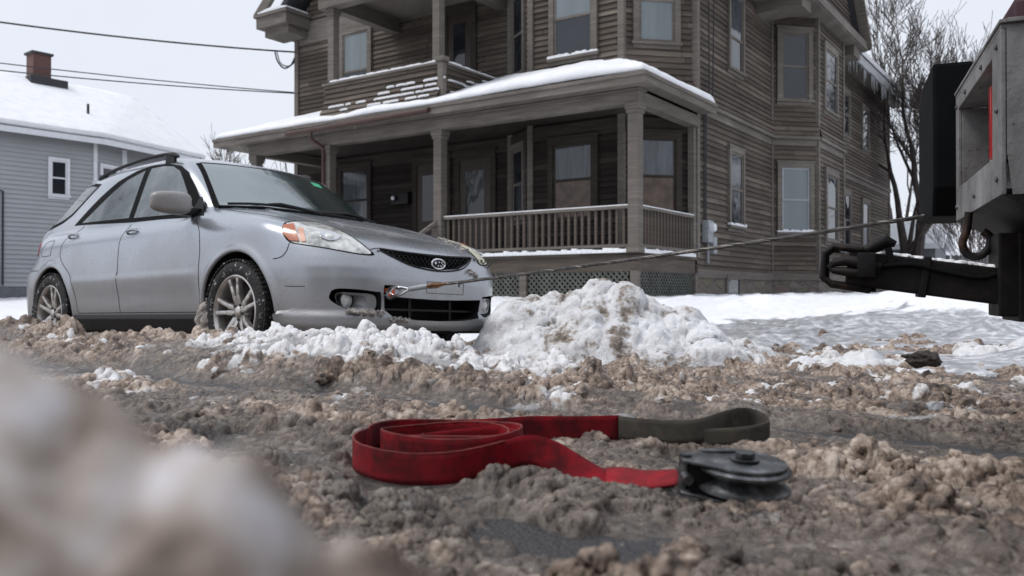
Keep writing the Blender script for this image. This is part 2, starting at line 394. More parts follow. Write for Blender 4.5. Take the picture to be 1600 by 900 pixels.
m = NT('chimney_brick'); b = m.n('ShaderNodeTexBrick'); b.inputs['Scale'].default_value = 7; b.inputs['Color1'].default_value = (.11,.045,.035,1); b.inputs['Color2'].default_value = (.10,.035,.03,1); b.inputs['Mortar'].default_value = (.2,.17,.15,1); b.inputs['Mortar Size'].default_value = .02
t = m.n('ShaderNodeTexCoord'); sp = m.n('ShaderNodeSeparateXYZ'); m.l(t.outputs['Object'], sp.inputs[0]); cb = m.n('ShaderNodeCombineXYZ'); m.l(m.math('ADD', sp.outputs[0], sp.outputs[1]), cb.inputs[0]); m.l(sp.outputs[2], cb.inputs[1]); m.l(cb.outputs[0], b.inputs['Vector']); m.col(b.outputs['Color']); m.set(Roughness=.9); M['brick'] = m.m
M['bark'] = plain('bark', (.05,.04,.036), .9, var=.4, scale=6)
M['twig'] = plain('twig_bark', (.12,.09,.085), .9, var=.25)
M['cable'] = plain('overhead_wire', (.03,.03,.035), .6)
# car
m = NT('silver_car_paint'); o = m.coord(); fl = m.noise(900, 2, o); big = m.noise(2.2, 6, o, .6); sp_ = m.noise(75, 4, o, .75); sep = m.n('ShaderNodeSeparateXYZ'); m.l(o, sep.inputs[0])
low = m.math('MULTIPLY', m.math('SUBTRACT', .95, sep.outputs[2]), 1.15)
dirt = m.math('MULTIPLY', m.ramp(m.math('ADD', m.math('MULTIPLY', low, .55), m.math('MULTIPLY', m.math('ADD', big, m.math('MULTIPLY', sp_, .35)), .55)), [(.45, 0.0), (.98, 1.0)]), .80)
spk = m.math('MULTIPLY', m.ramp(sp_, [(.60, 0.0), (.74, .8)]), m.ramp(low, [(.05, .25), (.6, 1.0)]))
base = m.ramp(fl, [(.3, (.385,.415,.46)), (.7, (.48,.515,.56))])
c = m.mix(dirt, base, (.24,.215,.195)); c = m.mix(spk, c, (.15,.135,.12))
m.col(c); m.l(m.ramp(dirt, [(0, .78), (1, .1)]), m.b.inputs['Metallic']); m.rgh(m.ramp(m.math('ADD', dirt, spk), [(0, .24), (1, .7)]))
m.set(Coat_Weight=.45, Coat_Roughness=.05); M['paint'] = m.m
M['paintdark'] = plain('black_plastic', (.008,.008,.009), .5, var=.3, spec=.3)
M['seam'] = plain('panel_gap', (.012,.012,.014), .9)
M['rubber'] = plain('rubber_seal', (.004,.004,.005), .7, var=.2, spec=.10)
m = NT('car_side_glass'); o = m.coord(); fr = m.noise(3.0, 6, o, .6); dr = m.noise(180, 3, o)
m.col(m.ramp(fr, [(.3, (.035,.048,.055)), (.5, (.075,.10,.11)), (.7, (.19,.225,.24))])); m.rgh(m.ramp(dr, [(.45, .03), (.7, .22)])); m.set(IOR=1.85); M['cglass'] = m.m
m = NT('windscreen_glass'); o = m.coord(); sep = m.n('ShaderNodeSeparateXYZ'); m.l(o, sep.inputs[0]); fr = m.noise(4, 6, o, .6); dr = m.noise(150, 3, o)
refl_fog = m.math('ADD', m.math('MULTIPLY', sep.outputs[1], -1.6), m.math('MULTIPLY', fr, .7))  # sky and house reflection painted into the glass colour, with some fogging
c = m.ramp(refl_fog, [(.1, (.016,.026,.026)), (.28, (.05,.07,.07)), (.45, (.17,.21,.22)), (.9, (.24,.28,.29))])
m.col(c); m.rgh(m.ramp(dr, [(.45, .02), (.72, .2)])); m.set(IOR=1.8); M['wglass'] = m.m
M['lampglass'] = NT('hazy_lamp_lens').set(Base_Color=(.92,.92,.88), Roughness=.10, Transmission_Weight=.93, IOR=1.03, Coat_Weight=.6).m
M['lens_old'] = plain('yellowed_lens', (.62,.60,.47), .3, var=.1)
M['chrome'] = NT('chrome').set(Base_Color=(.75,.76,.78), Roughness=.12, Metallic=1.0).m
m = NT('lamp_reflector'); o = m.coord(); n = m.noise(18, 4, o); m.col(m.ramp(n, [(.35, (.30,.31,.31)), (.5, (.60,.61,.59)), (.68, (.82,.82,.79))])); m.set(Roughness=.22, Coat_Weight=1.0, Coat_Roughness=.04); M['reflector'] = m.m
M['amber'] = NT('amber_lens').set(Base_Color=(.45,.12,.045), Roughness=.25, Coat_Weight=.5).m
M['redlens'] = NT('red_lens').set(Base_Color=(.42,.012,.012), Roughness=.25, Coat_Weight=.5).m
m = NT('tyre_rubber'); o = m.coord(); n = m.noise(26, 6, o, .75)
m.col(m.mix(m.ramp(n, [(.60, 0.0), (.65, 1.0)]), (.016,.016,.017), (.75,.76,.78))); m.set(Roughness=.8); m.bump(m.noise(50, 3, o), .01); M['tyre'] = m.m
M['alloy'] = plain('dirty_alloy', (.55,.53,.51), .34, metal=.75, var=.25, scale=14)
M['brake'] = plain('brake_disc_metal', (.05,.05,.05), .6, metal=.5)
M['webred'] = None
def webbing(name, a, b, dirt):
    m = NT(name); o = m.coord(); w = m.n('ShaderNodeTexWave'); w.inputs['Scale'].default_value = 160; w.bands_direction = 'Z'; m.l(o, w.inputs['Vector'])
    w2 = m.n('ShaderNodeTexWave'); w2.inputs['Scale'].default_value = 130; w2.bands_direction = 'X'; m.l(o, w2.inputs['Vector'])
    n = m.noise(28, 8, o, .7); n2 = m.noise(9, 4, o)
    c = m.mix(n, a, b); c = m.mix(m.ramp(m.math('ADD', m.math('MULTIPLY', n, .5), m.math('MULTIPLY', n2, .5)), [(.44, 0.0), (.60, .9)]), c, dirt)
    c = m.mix(m.math('MULTIPLY', m.math('MULTIPLY', w.outputs['Fac'], w2.outputs['Fac']), .35), c, tuple(v*.35 for v in a))
    m.col(c); m.set(Roughness=.6, Specular_IOR_Level=.18); m.bump(m.math('ADD', w.outputs['Fac'], w2.outputs['Fac']), .0012, 1.0); return m.m
M['webred'] = webbing('red_webbing', (.40,.006,.018), (.24,.004,.012), (.06,.006,.009))
M['webredge'] = webbing('faded_red_edge', (.40,.10,.09), (.30,.05,.05), (.16,.04,.04))
M['webstitch'] = webbing('stitched_red_webbing', (.50,.025,.035), (.36,.012,.022), (.16,.02,.025))
M['webgrey'] = webbing('worn_canvas_webbing', (.19,.175,.145), (.13,.118,.10), (.07,.062,.055))
m = NT('worn_steel'); o = m.coord(); n = m.noise(22, 7, o, .7); n2 = m.noise(110, 4, o)
m.col(m.ramp(n, [(.3, (.045,.047,.05)), (.5, (.12,.125,.13)), (.68, (.34,.345,.35))])); m.rgh(m.ramp(n2, [(.3, .28), (.7, .5)])); m.set(Metallic=.85); m.bump(n, .002, .6); M['steel'] = m.m
m = NT('steel_rope'); o = m.coord(out='Generated'); M['rope'] = plain('steel_rope', (.11,.105,.10), .45, metal=.7, var=.4, scale=40)
M['orange'] = plain('orange_hook_paint', (.75,.10,.02), .45, var=.3, scale=30)
m = NT('dirty_white_truck_paint'); o = m.coord(); n = m.noise(5, 8, o, .7); n2 = m.noise(2.2, 5, m.coord((1,1,.25)), .6); r = m.noise(30, 5, o, .7)
c = m.ramp(m.math('ADD', m.math('MULTIPLY', n, .5), m.math('MULTIPLY', n2, .5)), [(.38, (.09,.083,.08)), (.5, (.20,.195,.195)), (.66, (.34,.335,.34))])
c = m.mix(m.ramp(r, [(.60, 0.0), (.66, 1.0)]), c, (.07,.04,.026)); m.col(c); m.set(Roughness=.5); m.bump(r, .003); M['truckpaint'] = m.m
m = NT('black_greasy_steel'); o = m.coord(); n = m.noise(9, 7, o, .7)
m.col(m.ramp(n, [(.45, (.005,.005,.006)), (.60, (.016,.012,.010)), (.68, (.06,.032,.02)), (.8, (.10,.06,.04))])); m.set(Roughness=.6, Metallic=.0, Specular_IOR_Level=.25); m.bump(n, .006, .7); M['truckblack'] = m.m
M['truckrubber'] = plain('mudflap_rubber', (.005,.006,.007), .85, var=.2, spec=.12)
M['pipe'] = plain('galvanised_grey', (.30,.32,.34), .5, var=.15)
M['asph_roof'] = plain('roof_shingle', (.05,.05,.055), .9, var=.3, scale=20, bump=.01)
M['redhouse'] = plain('faded_red_wall', (.22,.11,.085), .9, var=.15)
M['greyhouse'] = plain('grey_wall', (.16,.17,.18), .9, var=.15)
# ---------------------------------------------------------------- ground
RN = (.633, .774)
def sdist(x, y): return x*RN[0] + y*RN[1]
def base(x, y):
    s = sdist(x, y)
    return np.interp(s, [-60,1.2,3.4,4.6,6.2,10.5,13,90], [0,0,-.11,-.12,-.07,.17,.25,.6])
TR1 = [(-6.0,6.6),(-3.2,4.7),(-1.26,3.22),(-.65,2.93),(.18,2.45),(.72,2.12),(1.15,1.9),(2.6,1.1),(5,-.4)]
TR2 = [(-3.2,3.9),(-1.2,2.35),(-.52,1.82),(-.24,1.42),(.02,1.14),(.30,1.0),(.75,.85),(2.2,.2),(4.6,-1.2)]
RID = [(-7,8.6),(-4.6,6.75),(-3.1,5.55),(-2.05,4.72),(-.9,3.85),(.1,3.38),(1.0,3.25),(2.4,3.45),(4.5,4.0),(8,5)]
def slush_h(x, y, full=True):
    d1, s1 = seg_dist(x, y, TR1); d2, s2 = seg_dist(x, y, TR2); dr, sr = seg_dist(x, y, RID)
    wob = (fbm(x, y, .35, 50, 4)-.5)
    t1 = sstep(.34, .20, np.abs(d1) + wob*.24); t2 = sstep(.12, .03, np.abs(d2) + (fbm(x, y, .12, 55, 4)-.5)*.36)*sstep(1.2, 2.2, s2)
    bare = sstep(.62, .70, fbm(x, y, .35, 80, 5))*sstep(2.6, 1.6, y)*.7
    thin = np.clip(t1*.95 + t2*.85 + bare, 0, 1)
    e1 = np.exp(-((np.abs(d1)-.42)/.13)**2)
    rv = .55 + .9*fbm(x, y, .8, 20, 3)
    ridge = (.115*np.exp(-((dr)/.28)**2) + .035*np.exp(-(dr/.7)**2))*rv*sstep(9.5, 8.0, sr)**.5*(1-.22*sstep(-1.6, -2.2, x))
    big = fbm(x, y, .22, 33, 4)
    h = .014 + ridge + .030*e1*big + .035*np.clip(big-.42, 0, 1)
    wx = x + .012*(vnoise(x, y, .04, 90)-.5)*2; wy = y + .012*(vnoise(x, y, .04, 91)-.5)*2
    rgh_ = .35 + 1.1*fbm(x, y, .3, 60, 3)
    near = sstep(5.5, 3.0, y)
    rr = sstep(.1, .6, ridge/.12)
    l1 = lumps(wx, wy, .066, 3, .42, True); l2 = lumps(wx, wy, .031, 13, .7, True); l3 = lumps(wx, wy, .017, 23, .85); l4 = l3*0
    u_ = x*.774-y*.633; v_ = x*.633+y*.774; streak = fbm(u_*.35, v_, .16, 140, 3)
    amp = rgh_*(.30 + 1.15*sstep(.40, .58, streak))*(1+.25*rr)*(1+.2*sstep(2.3, 1.5, y))
    amp = amp*(1-.72*np.exp(-(((x-.02)/.40)**2+((y-1.40)/.28)**2)**2))*(1-.75*sstep(.22, .12, np.abs(d2))*sstep(1.4, 2.4, s2))
    lump = (l1*.036 + l2*.021)*amp
    cav_shade = sstep(.012, .002, lump); x_cav = cav_shade  # hollows between lumps: darkened in colour for shade as well as wet
    tread = sstep(.22, .12, np.abs(d2+.02))*sstep(1.4, 2.4, s2)
    tp = .5+.5*np.sin(s2*2*math.pi/.046 + np.abs(d2)*26 + wob*3)
    h = h + lump + tread*.012*tp**2*(1-t2*.4)
    film = fbm(x*.774-y*.633, (x*.633+y*.774)*4, .3, 95, 4)-.07
    h = h*(1-thin) + thin*(-.009 + .014*sstep(.42, .62, film) + .007*l3 + .004*l4)
    wmask = sstep(.30, .75, ridge/.12)*sstep(-1.75, -1.0, x)*sstep(1.0, .2, x)
    wmask = wmask*(.55+.45*sstep(-.05, .12, -dr)) + .10
    wmask = wmask*.95 + .40*sstep(.66, .74, fbm(x, y, .16, 71, 3))*sstep(1.9, 2.6, y) + .10
    # flattened under and around the pulley and the strap
    db = np.hypot((x-.35)/1.25, y-1.34); sq_ = sstep(.115, .07, db); h = h*(1-sq_) - .012*sq_
    dp, _ = seg_dist(x, y, [(.02,1.772),(-.16,1.725),(-.278,1.63),(-.285,1.55),(-.222,1.445),(-.13,1.415),(-.02,1.462),(.06,1.45),(.16,1.40),(.25,1.37)]); sq_ = sstep(.045, .01, np.abs(dp)); h = h*(1-.75*sq_)
    fr_ = sstep(.30, .10, np.hypot(x-.30, (y-1.18)*1.5)); h = h*(1-.45*fr_)
    dd = thin*(1-.25*sstep(.50, .65, film)) + .70*cav_shade*(1-thin)
    global FINE; FINE = np.maximum(amp, .75*rgh_ + .35)*(1-.85*thin)*(1-.75*sq_)
    return h, np.clip(dd, 0, 1), wmask
# asphalt road sheet under the slush
def grid_xy(xs, ys):
    X, Y = np.meshgrid(xs, ys); n, m = X.shape
    i = np.arange(n*m).reshape(n, m); Fq = np.stack([i[:-1,:-1], i[:-1,1:], i[1:,1:], i[1:,:-1]], -1).reshape(-1, 4)
    return X.ravel(), Y.ravel(), Fq
x, y, Fq = grid_xy(np.arange(-14, 14.01, .25), np.arange(-14, 12.01, .25))
z = base(x, y); k = sdist(x, y) > 6.4; z = np.where(k, z-.4*np.clip(sdist(x, y)-6.4, 0, 1), z)
tag(mesh_np('road', np.c_[x, y, z], Fq, M['asphalt'], None, True), kind='structure')
# slush: fan of rows that get longer with distance
a = np.radians(np.linspace(-46, 46, 1150)); r = np.exp(np.linspace(math.log(.62), math.log(7.6), 1000))
A, RR = np.meshgrid(a, r); x = (RR*np.sin(A)).ravel(); y = (RR*np.cos(A)).ravel(); n, m_ = A.shape
i = np.arange(n*m_).reshape(n, m_); Fq = np.stack([i[:-1,:-1], i[:-1,1:], i[1:,1:], i[1:,:-1]], -1).reshape(-1, 4)
h, thin, wm = slush_h(x, y)
s = sdist(x, y); 
under = sstep(3.05, 3.35, s)*sstep(4.6, 4.35, s)*sstep(1.1, .7, (x*.774-y*.633)+ (1.137*.774+5.768*.633))   # lower under the car
h = h*(1-.55*under) + .0
z = base(x, y) + h - .12*sstep(7.0, 7.5, np.hypot(x, y))
sh_ = A.shape; fine = np.minimum(FINE, 1.9).reshape(sh_); PP = cauli(x.reshape(sh_), y.reshape(sh_), z.reshape(sh_), fine, ((.020, 301, .0085, .8), (.0105, 311, .0062, .85), (.0055, 321, .0036, .9)))
tag(mesh_np('slush', PP.reshape(-1, 3), Fq, M['slush'], None, True, {'w': wm, 'd': thin}), 'brown churned slush and dirty ice covering the road', 'slush', kind='stuff')
# coarse slush beyond the fan (left, right, behind)
x, y, Fq = grid_xy(np.arange(-13, 13.01, .06), np.arange(-5, 9.5, .06))
h, thin, wm = slush_h(x, y); rad = np.hypot(x, y); inside = (rad < 7.3)&(rad > .66)&(np.abs(np.degrees(np.arctan2(x, y))) < 45.5)
z = base(x, y) + h; z = np.where(inside, z-.25, z)
z = z - .3*sstep(4.3, 5.2, sdist(x, y))
tag(mesh_np('slush', np.c_[x, y, z], Fq, M['slush'], None, True, {'w': wm, 'd': thin}), 'trampled slush beside and behind the viewpoint', 'slush', kind='stuff')
# loose clumps thrown up on the slush: lumpy chunks, one mass
def lump_templates(sub_, k, seed):
    from mathutils import noise as mn
    out = []
    for j in range(k):
        b = bmesh.new(); bmesh.ops.create_icosphere(b, subdivisions=sub_, radius=1)
        for v in b.verts:
            p = v.co; n = mn.fractal(p*1.3+Vector((seed+j*7.1,0,0)), .8, 2.1, 3); c_ = mn.noise(p*3.1+Vector((0,seed+j*3.3,0)))
            v.co = p*(1+.55*n+.45*abs(c_))
        out.append((np.array([v.co[:] for v in b.verts]), np.array([[v.index for v in f.verts] for f in b.faces]))); b.free()
    return out
def scatter(n, rmin, rmax, tmpl, ymax, seed, powr=2.5):
    rg = np.random.default_rng(seed)
    rr_ = np.exp(rg.uniform(math.log(.75), math.log(ymax), n*3)); aa = np.radians(rg.uniform(-44, 44, n*3)); cx = rr_*np.sin(aa); cy = rr_*np.cos(aa)
    h, th, wm = slush_h(cx, cy); dens = sstep(.36, .62, fbm(cx, cy, .20, 500, 4)); dr, _ = seg_dist(cx, cy, RID); d1, _ = seg_dist(cx, cy, TR1)
    pr = (.25 + .75*dens)*((th < .55)+.5*(rmax < .02)*(th >= .55))*(1-.6*th); pr = pr*(.5+.5*np.exp(-(dr/.35)**2)+.35*np.exp(-((np.abs(d1)-.42)/.1)**2))
    ok = rg.uniform(0, 1, n*3) < pr
    ok &= np.hypot((cx-.35)/1.2, cy-1.34) > .105; dp, _ = seg_dist(cx, cy, [(.02,1.772),(-.16,1.725),(-.278,1.63),(-.285,1.55),(-.222,1.445),(-.13,1.415),(-.02,1.462),(.06,1.45),(.16,1.40),(.25,1.37)]); ok &= np.abs(dp) > .030; ok &= ~(np.hypot((cx+.118)/1.15, cy-1.575) < .16)
    ok &= ~((cx > .1)&(cx < .56)&(np.abs(cy-1.80) < .05)); s_ = sdist(cx, cy); ok &= s_ < 3.25
    ok &= ~((np.abs(cx+.05) < .34)&(cy > 1.15)&(cy < 1.66)&(rg.uniform(0,1,n*3) < (1. if rmin > .009 else .6))); idx = np.where(ok)[0][:n]; Vs = []; Fs = []; Ws = []; Ds = []; off = 0
    for i in idx:
        r = rmin+(rmax-rmin)*rg.uniform()**powr; r *= min(1.5, .75+.15*rr_[i]) 
        tv, tf = tmpl[rg.integers(len(tmpl))]; a_ = rg.uniform(0, 6.28); c_, s2 = math.cos(a_), math.sin(a_); sx, sy, sz = rg.uniform(.8,1.3), rg.uniform(.8,1.3), rg.uniform(.55,.95)
        v = tv*np.array([sx,sy,sz])*r; v = np.c_[v[:,0]*c_-v[:,1]*s2, v[:,0]*s2+v[:,1]*c_, v[:,2]] + np.array([cx[i], cy[i], base(cx[i], cy[i])+h[i]+r*.05])
        Vs.append(v); Fs.append(tf+off); off += len(v); Ws.append(np.full(len(v), wm[i]*.9+rg.uniform(-.05,.12))); Ds.append(np.full(len(v), rg.uniform(0,.25)))
    return np.concatenate(Vs), np.concatenate(Fs), np.concatenate(Ws), np.concatenate(Ds)
for (n_, a_, b_, tm_, ym, sd2, pw) in ((260, .010, .024, lump_templates(3, 10, 3), 4.8, 11, 2.0), (4200, .003, .009, lump_templates(2, 8, 31), 4.2, 12, 1.6), (9000, .0015, .0045, lump_templates(1, 6, 51), 2.2, 13, 1.2)):
    Vv, Ff, Ww, Dd = scatter(n_, a_, b_, tm_, ym, sd2, pw)
    tag(mesh_np('slush_clump', Vv, Ff.astype(np.int64), M['slush'], None, True, {'w': Ww, 'd': Dd}), {11:'larger loose brown slush clumps scattered along the wheel track and ridge', 12:'small crumbly slush clumps all over the road', 13:'fine icy crumbs in the slush around the red strap'}[sd2], 'slush', kind='stuff')
# yard snow
def yard_h(x, y):
    s = sdist(x, y)
    z = base(x, y) + .03 + .05*(fbm(x, y, 1.2, 5, 4)-.5)
    edge = sstep(3.6, 5.1, s)
    z = z - .16*(1-edge)
    dr = (x*.774 - y*.633)                       # along the street
    drive = sstep(-4.3, -3.5, dr+.3*np.sin(s*1.3))*sstep(1.2, -.2, dr)
    # banks along the driveway and by the house
    bank = .16*np.exp(-((dr+1.9)/.8)**2)*sstep(7.0, 8.5, s)*(.5+fbm(x, y, .6, 9, 3))
    for cx, cy, hh, w in ((3.9,8.2,.10,.55),(3.0,10.5,.14,.5),(4.7,9.9,.13,.6),(5.4,7.2,.13,.5),(3.6,6.3,.10,.32),(2.7,7.3,.08,.4),(6.6,10.4,.18,.9),(3.3,4.75,.16,.4),(4.3,5.3,.22,.6),(1.9,6.3,.07,.35)):
        bank = bank + hh*np.exp(-(((x-cx)/w)**2+((y-cy)/(w*.7))**2))*(.6+.8*vnoise(x, y, .22, 17))
    lum = lumps(x, y, .28, 61, .5)*.05 + lumps(x, y, .12, 67, .6)*.022 + lumps(x, y, .055, 69, .6)*.008
    lm = sstep(.42, .6, fbm(x, y, .9, 77, 3)); roughn = .3 + .7*lm
    ice = drive*sstep(4.3, 5.0, s)*sstep(9.2, 7.2, s)*.95
    z = z + bank + lum*roughn*(1-.6*ice)
    return z, ice
a = np.radians(np.linspace(-50, 50, 640)); r = np.exp(np.linspace(math.log(4.0), math.log(40), 560))
A, RR = np.meshgrid(a, r); x = (RR*np.sin(A)).ravel(); y = (RR*np.cos(A)).ravel(); n, m_ = A.shape
i = np.arange(n*m_).reshape(n, m_); Fq = np.stack([i[:-1,:-1], i[:-1,1:], i[1:,1:], i[1:,:-1]], -1).reshape(-1, 4)
z, ice = yard_h(x, y)
tag(mesh_np('snow_ground', np.c_[x, y, z], Fq, M['yard'], None, True, {'ice': ice}), kind='structure')
g = MB(); g.add([(-900,-900,-.5),(900,-900,-.5),(900,0,-.5),(-900,0,-.5)], [(0,1,2,3)]); g.add([(-900,26,.1),(900,26,.1),(900,1200,1.2),(-900,1200,1.2),(-900,0,-.5),(900,0,-.5)], [(0,1,2,3),(4,5,1,0)])
tag(g.build('ground', M['snow'], fix=False), kind='structure')
# ---------------------------------------------------------------- ploughed piles
def pile(name, cx, cy, rx, ry, hgt, rz, seed, label, mat, res=.012, shape=None, z0=None, rough=1.0):
    x, y, Fq = grid_xy(np.arange(-rx*1.25, rx*1.25, res), np.arange(-ry*1.25, ry*1.25, res))
    c_, s_ = math.cos(rz), math.sin(rz); wxx = cx + x*c_ - y*s_; wyy = cy + x*s_ + y*c_
    q = np.sqrt((x/rx)**2 + (y/ry)**2) + .22*(fbm(wxx, wyy, .35, seed, 3)-.5)*2
    prof = np.clip(1-q, 0, 1)**.9
    if shape is not None: prof = shape(x, y)*sstep(0, .35, 1-q)
    l = lumps(wxx, wyy, .26, seed, .7)*.11 - .03
    z = prof*hgt + l*rough*sstep(0, .18, prof) + .05*(fbm(wxx, wyy, .12, seed, 4)-.5)*sstep(0,.2,prof)
    b = base(wxx, wyy) if z0 is None else z0
    z = b + z - .10*(prof <= 0) - .02
    keep = (q < 1.12).reshape(len(np.arange(-ry*1.25, ry*1.25, res)), -1)
    kq = keep.ravel()[Fq].all(1); Fq = Fq[kq]
    used = np.unique(Fq); mp = np.zeros(len(x), int); mp[used] = np.arange(len(used))
    sh_ = (len(np.arange(-ry*1.25, ry*1.25, res)), -1); PP = cauli(wxx.reshape(sh_), wyy.reshape(sh_), z.reshape(sh_), sstep(0, .15, prof).reshape(sh_)*rough, ((.13, seed+21, .034, .6), (.055, seed+23, .020, .75), (.030, seed+25, .012, .8), (.016, seed+27, .006, .8))).reshape(-1, 3)
    V = PP[used]; Fq = mp[Fq]
    V[:, 0] -= cx; V[:, 1] -= cy
    o = mesh_np(name, V, Fq, mat, None, True); o.location = (cx, cy, 0); return tag(o, label, 'snow pile')
pk = lambda x, y: (np.interp(x, [-1.1,-.85,-.72,-.56,-.40,-.30,-.22,-.05,.04,.12,.23,.38,.51,.66,.85,1.1], [.12,.29,.36,.39,.41,.50,.57,.56,.52,.46,.41,.34,.26,.17,.08,0]))/.5*np.clip(1-np.abs(y-.05)/.55, 0, 1)**.8
pile('snow_pile', .72, 5.35, 1.25, .66, .50, R(-6), 101, 'tall white ploughed snow pile with brown grime in front of the house porch', M['pile'], .011, pk)
pile('snow_pile', 3.35, 4.95, .75, .42, .20, R(-12), 131, 'low dirty snow pile at the driveway edge below the truck boom', M['pile'], .012)
pile('snow_pile', 1.95, 4.75, .42, .26, .13, R(0), 151, 'small lumpy snow heap to the right of the tall white pile', M['pile'], .012)
# dark frozen clod
bm = MB()
def blob(cx, cy, cz, r, seed, mat, name, label, cat, sub=4, amp=.35, sc=(1,1,1)):
    b = bmesh.new(); bmesh.ops.create_icosphere(b, subdivisions=sub, radius=1)
    from mathutils import noise as mn
    for v in b.verts:
        p = v.co.copy(); n = mn.fractal(p*1.6+Vector((seed,0,0)), .7, 2.0, 5); k = 1+amp*n
        v.co = Vector((p.x*sc[0], p.y*sc[1], p.z*sc[2]))*r*k
    me = bpy.data.meshes.new(name); b.to_mesh(me); b.free(); me.polygons.foreach_set('use_smooth', np.ones(len(me.polygons), bool)); me.materials.append(mat)
    o = bpy.data.objects.new(name, me); o.location = (cx, cy, cz); C.objects.link(o); return tag(o, label, cat)
M['clod'] = plain('dark_frozen_mud', (.045,.036,.03), .7, var=.5, scale=14, bump=.01)
blob(2.02, 4.25, .0, .065, 3, M['clod'], 'frozen_clod', 'dark brown frozen clod lying on the snow at right', 'clod', sc=(1.4,.8,.6), amp=.35)
# foreground mound, right in front of the lens
res = .0035
x, y, Fq = grid_xy(np.arange(-.62, .16, res), np.arange(.055, .60, res))
hx = np.interp(x, [-.62,-.3,-.16,-.130,-.110,-.094,-.084,-.074,-.062,-.054,-.044,-.030,-.016,.0,.03,.1], [.05,.20,.268,.286,.303,.303,.297,.280,.276,.276,.268,.261,.250,.224,.16,.02])
yy = y-.18; drop = np.where(yy > 0, 1.0*yy + 1.2*yy**2, .55*(-yy) + 9*yy**2)
l = lumps(x, y, .05, 201, .9)*.020 + lumps(x, y, .022, 207, .8)*.010 + lumps(x, y, .009, 211, .8)*.004
z = hx - drop + l - .008 + .02*(fbm(x, y, .05, 220, 4)-.5)
z = np.maximum(z, -.02)
V = np.c_[x+.2, y-.2, z]
m = NT('near_snow_mound'); o = m.coord(); n = m.noise(48, 3, o, .5); n2 = m.noise(80, 4, o)
m.col(m.ramp(m.math('ADD', m.math('MULTIPLY', n, .85), m.math('MULTIPLY', n2, .15)), [(.38, (.07,.045,.032)), (.47, (.22,.172,.138)), (.55, (.38,.335,.31)), (.65, (.55,.53,.55))])); m.set(Roughness=.6); M['near'] = m.m
o = mesh_np('snow_mound', V, Fq, M['near'], None, True); o.location = (-.2, .2, 0); tag(o, 'blurred brown and white slush mound close to the lens at lower left', 'snow pile')
# ---------------------------------------------------------------- the weathered house; local x right, y back, z up
HR = math.atan2(-.568, .823)
house = empty('wooden_house', (2.006, 14, 0), HR)
tag(house, 'large weathered brown clapboard house with porch, bay windows and snow on the porch roof', 'house')
def clap(mb, p0, p1, z0, z1, bd=.11, off=None, l0=None, l1=None, proud=.034):
    p0 = Vector((*p0, 0)); p1 = Vector((*p1, 0)); d = p1-p0; L = d.length; d.normalize(); n = Vector((d.y, -d.x, 0))
    z = math.floor(z0/bd+1e-6)*bd
    while z < z1-1e-4:
        a = max(z, z0); b = min(z+bd, z1); tm = (a+b)/2
        s0 = l0(tm) if l0 else 0; s1 = l1(tm) if l1 else L
        if s1-s0 > .03:
            o0 = off(a) if off else 0; o1 = off(b) if off else 0
            fa = proud*(1-(a-z)/bd); fb = proud*(1-(b-z)/bd)
            A = p0+d*s0; B = p0+d*s1
            ca = A+n*(o0+fa); cb = B+n*(o0+fa); ta = A+n*(o1+fb); tb = B+n*(o1+fb)
            mb.add([(ca.x,ca.y,a),(cb.x,cb.y,a),(tb.x,tb.y,b),(ta.x,ta.y,b),(*(A+n*(o0-.002)).xy,a),(*(B+n*(o0-.002)).xy,a)], [(0,1,2,3),(4,5,1,0)])
        z += bd
def obox(mb, p, d, n, s0, s1, o0, o1, z0, z1):
    # box along a wall: s along d, o along outward normal n
    P = lambda s, o, z: (p.x+d.x*s+n.x*o, p.y+d.y*s+n.y*o, z)
    mb.add([P(s0,o0,z0),P(s1,o0,z0),P(s1,o1,z0),P(s0,o1,z0),P(s0,o0,z1),P(s1,o0,z1),P(s1,o1,z1),P(s0,o1,z1)], [(0,3,2,1),(4,5,6,7),(0,1,5,4),(1,2,6,5),(2,3,7,6),(3,0,4,7)])
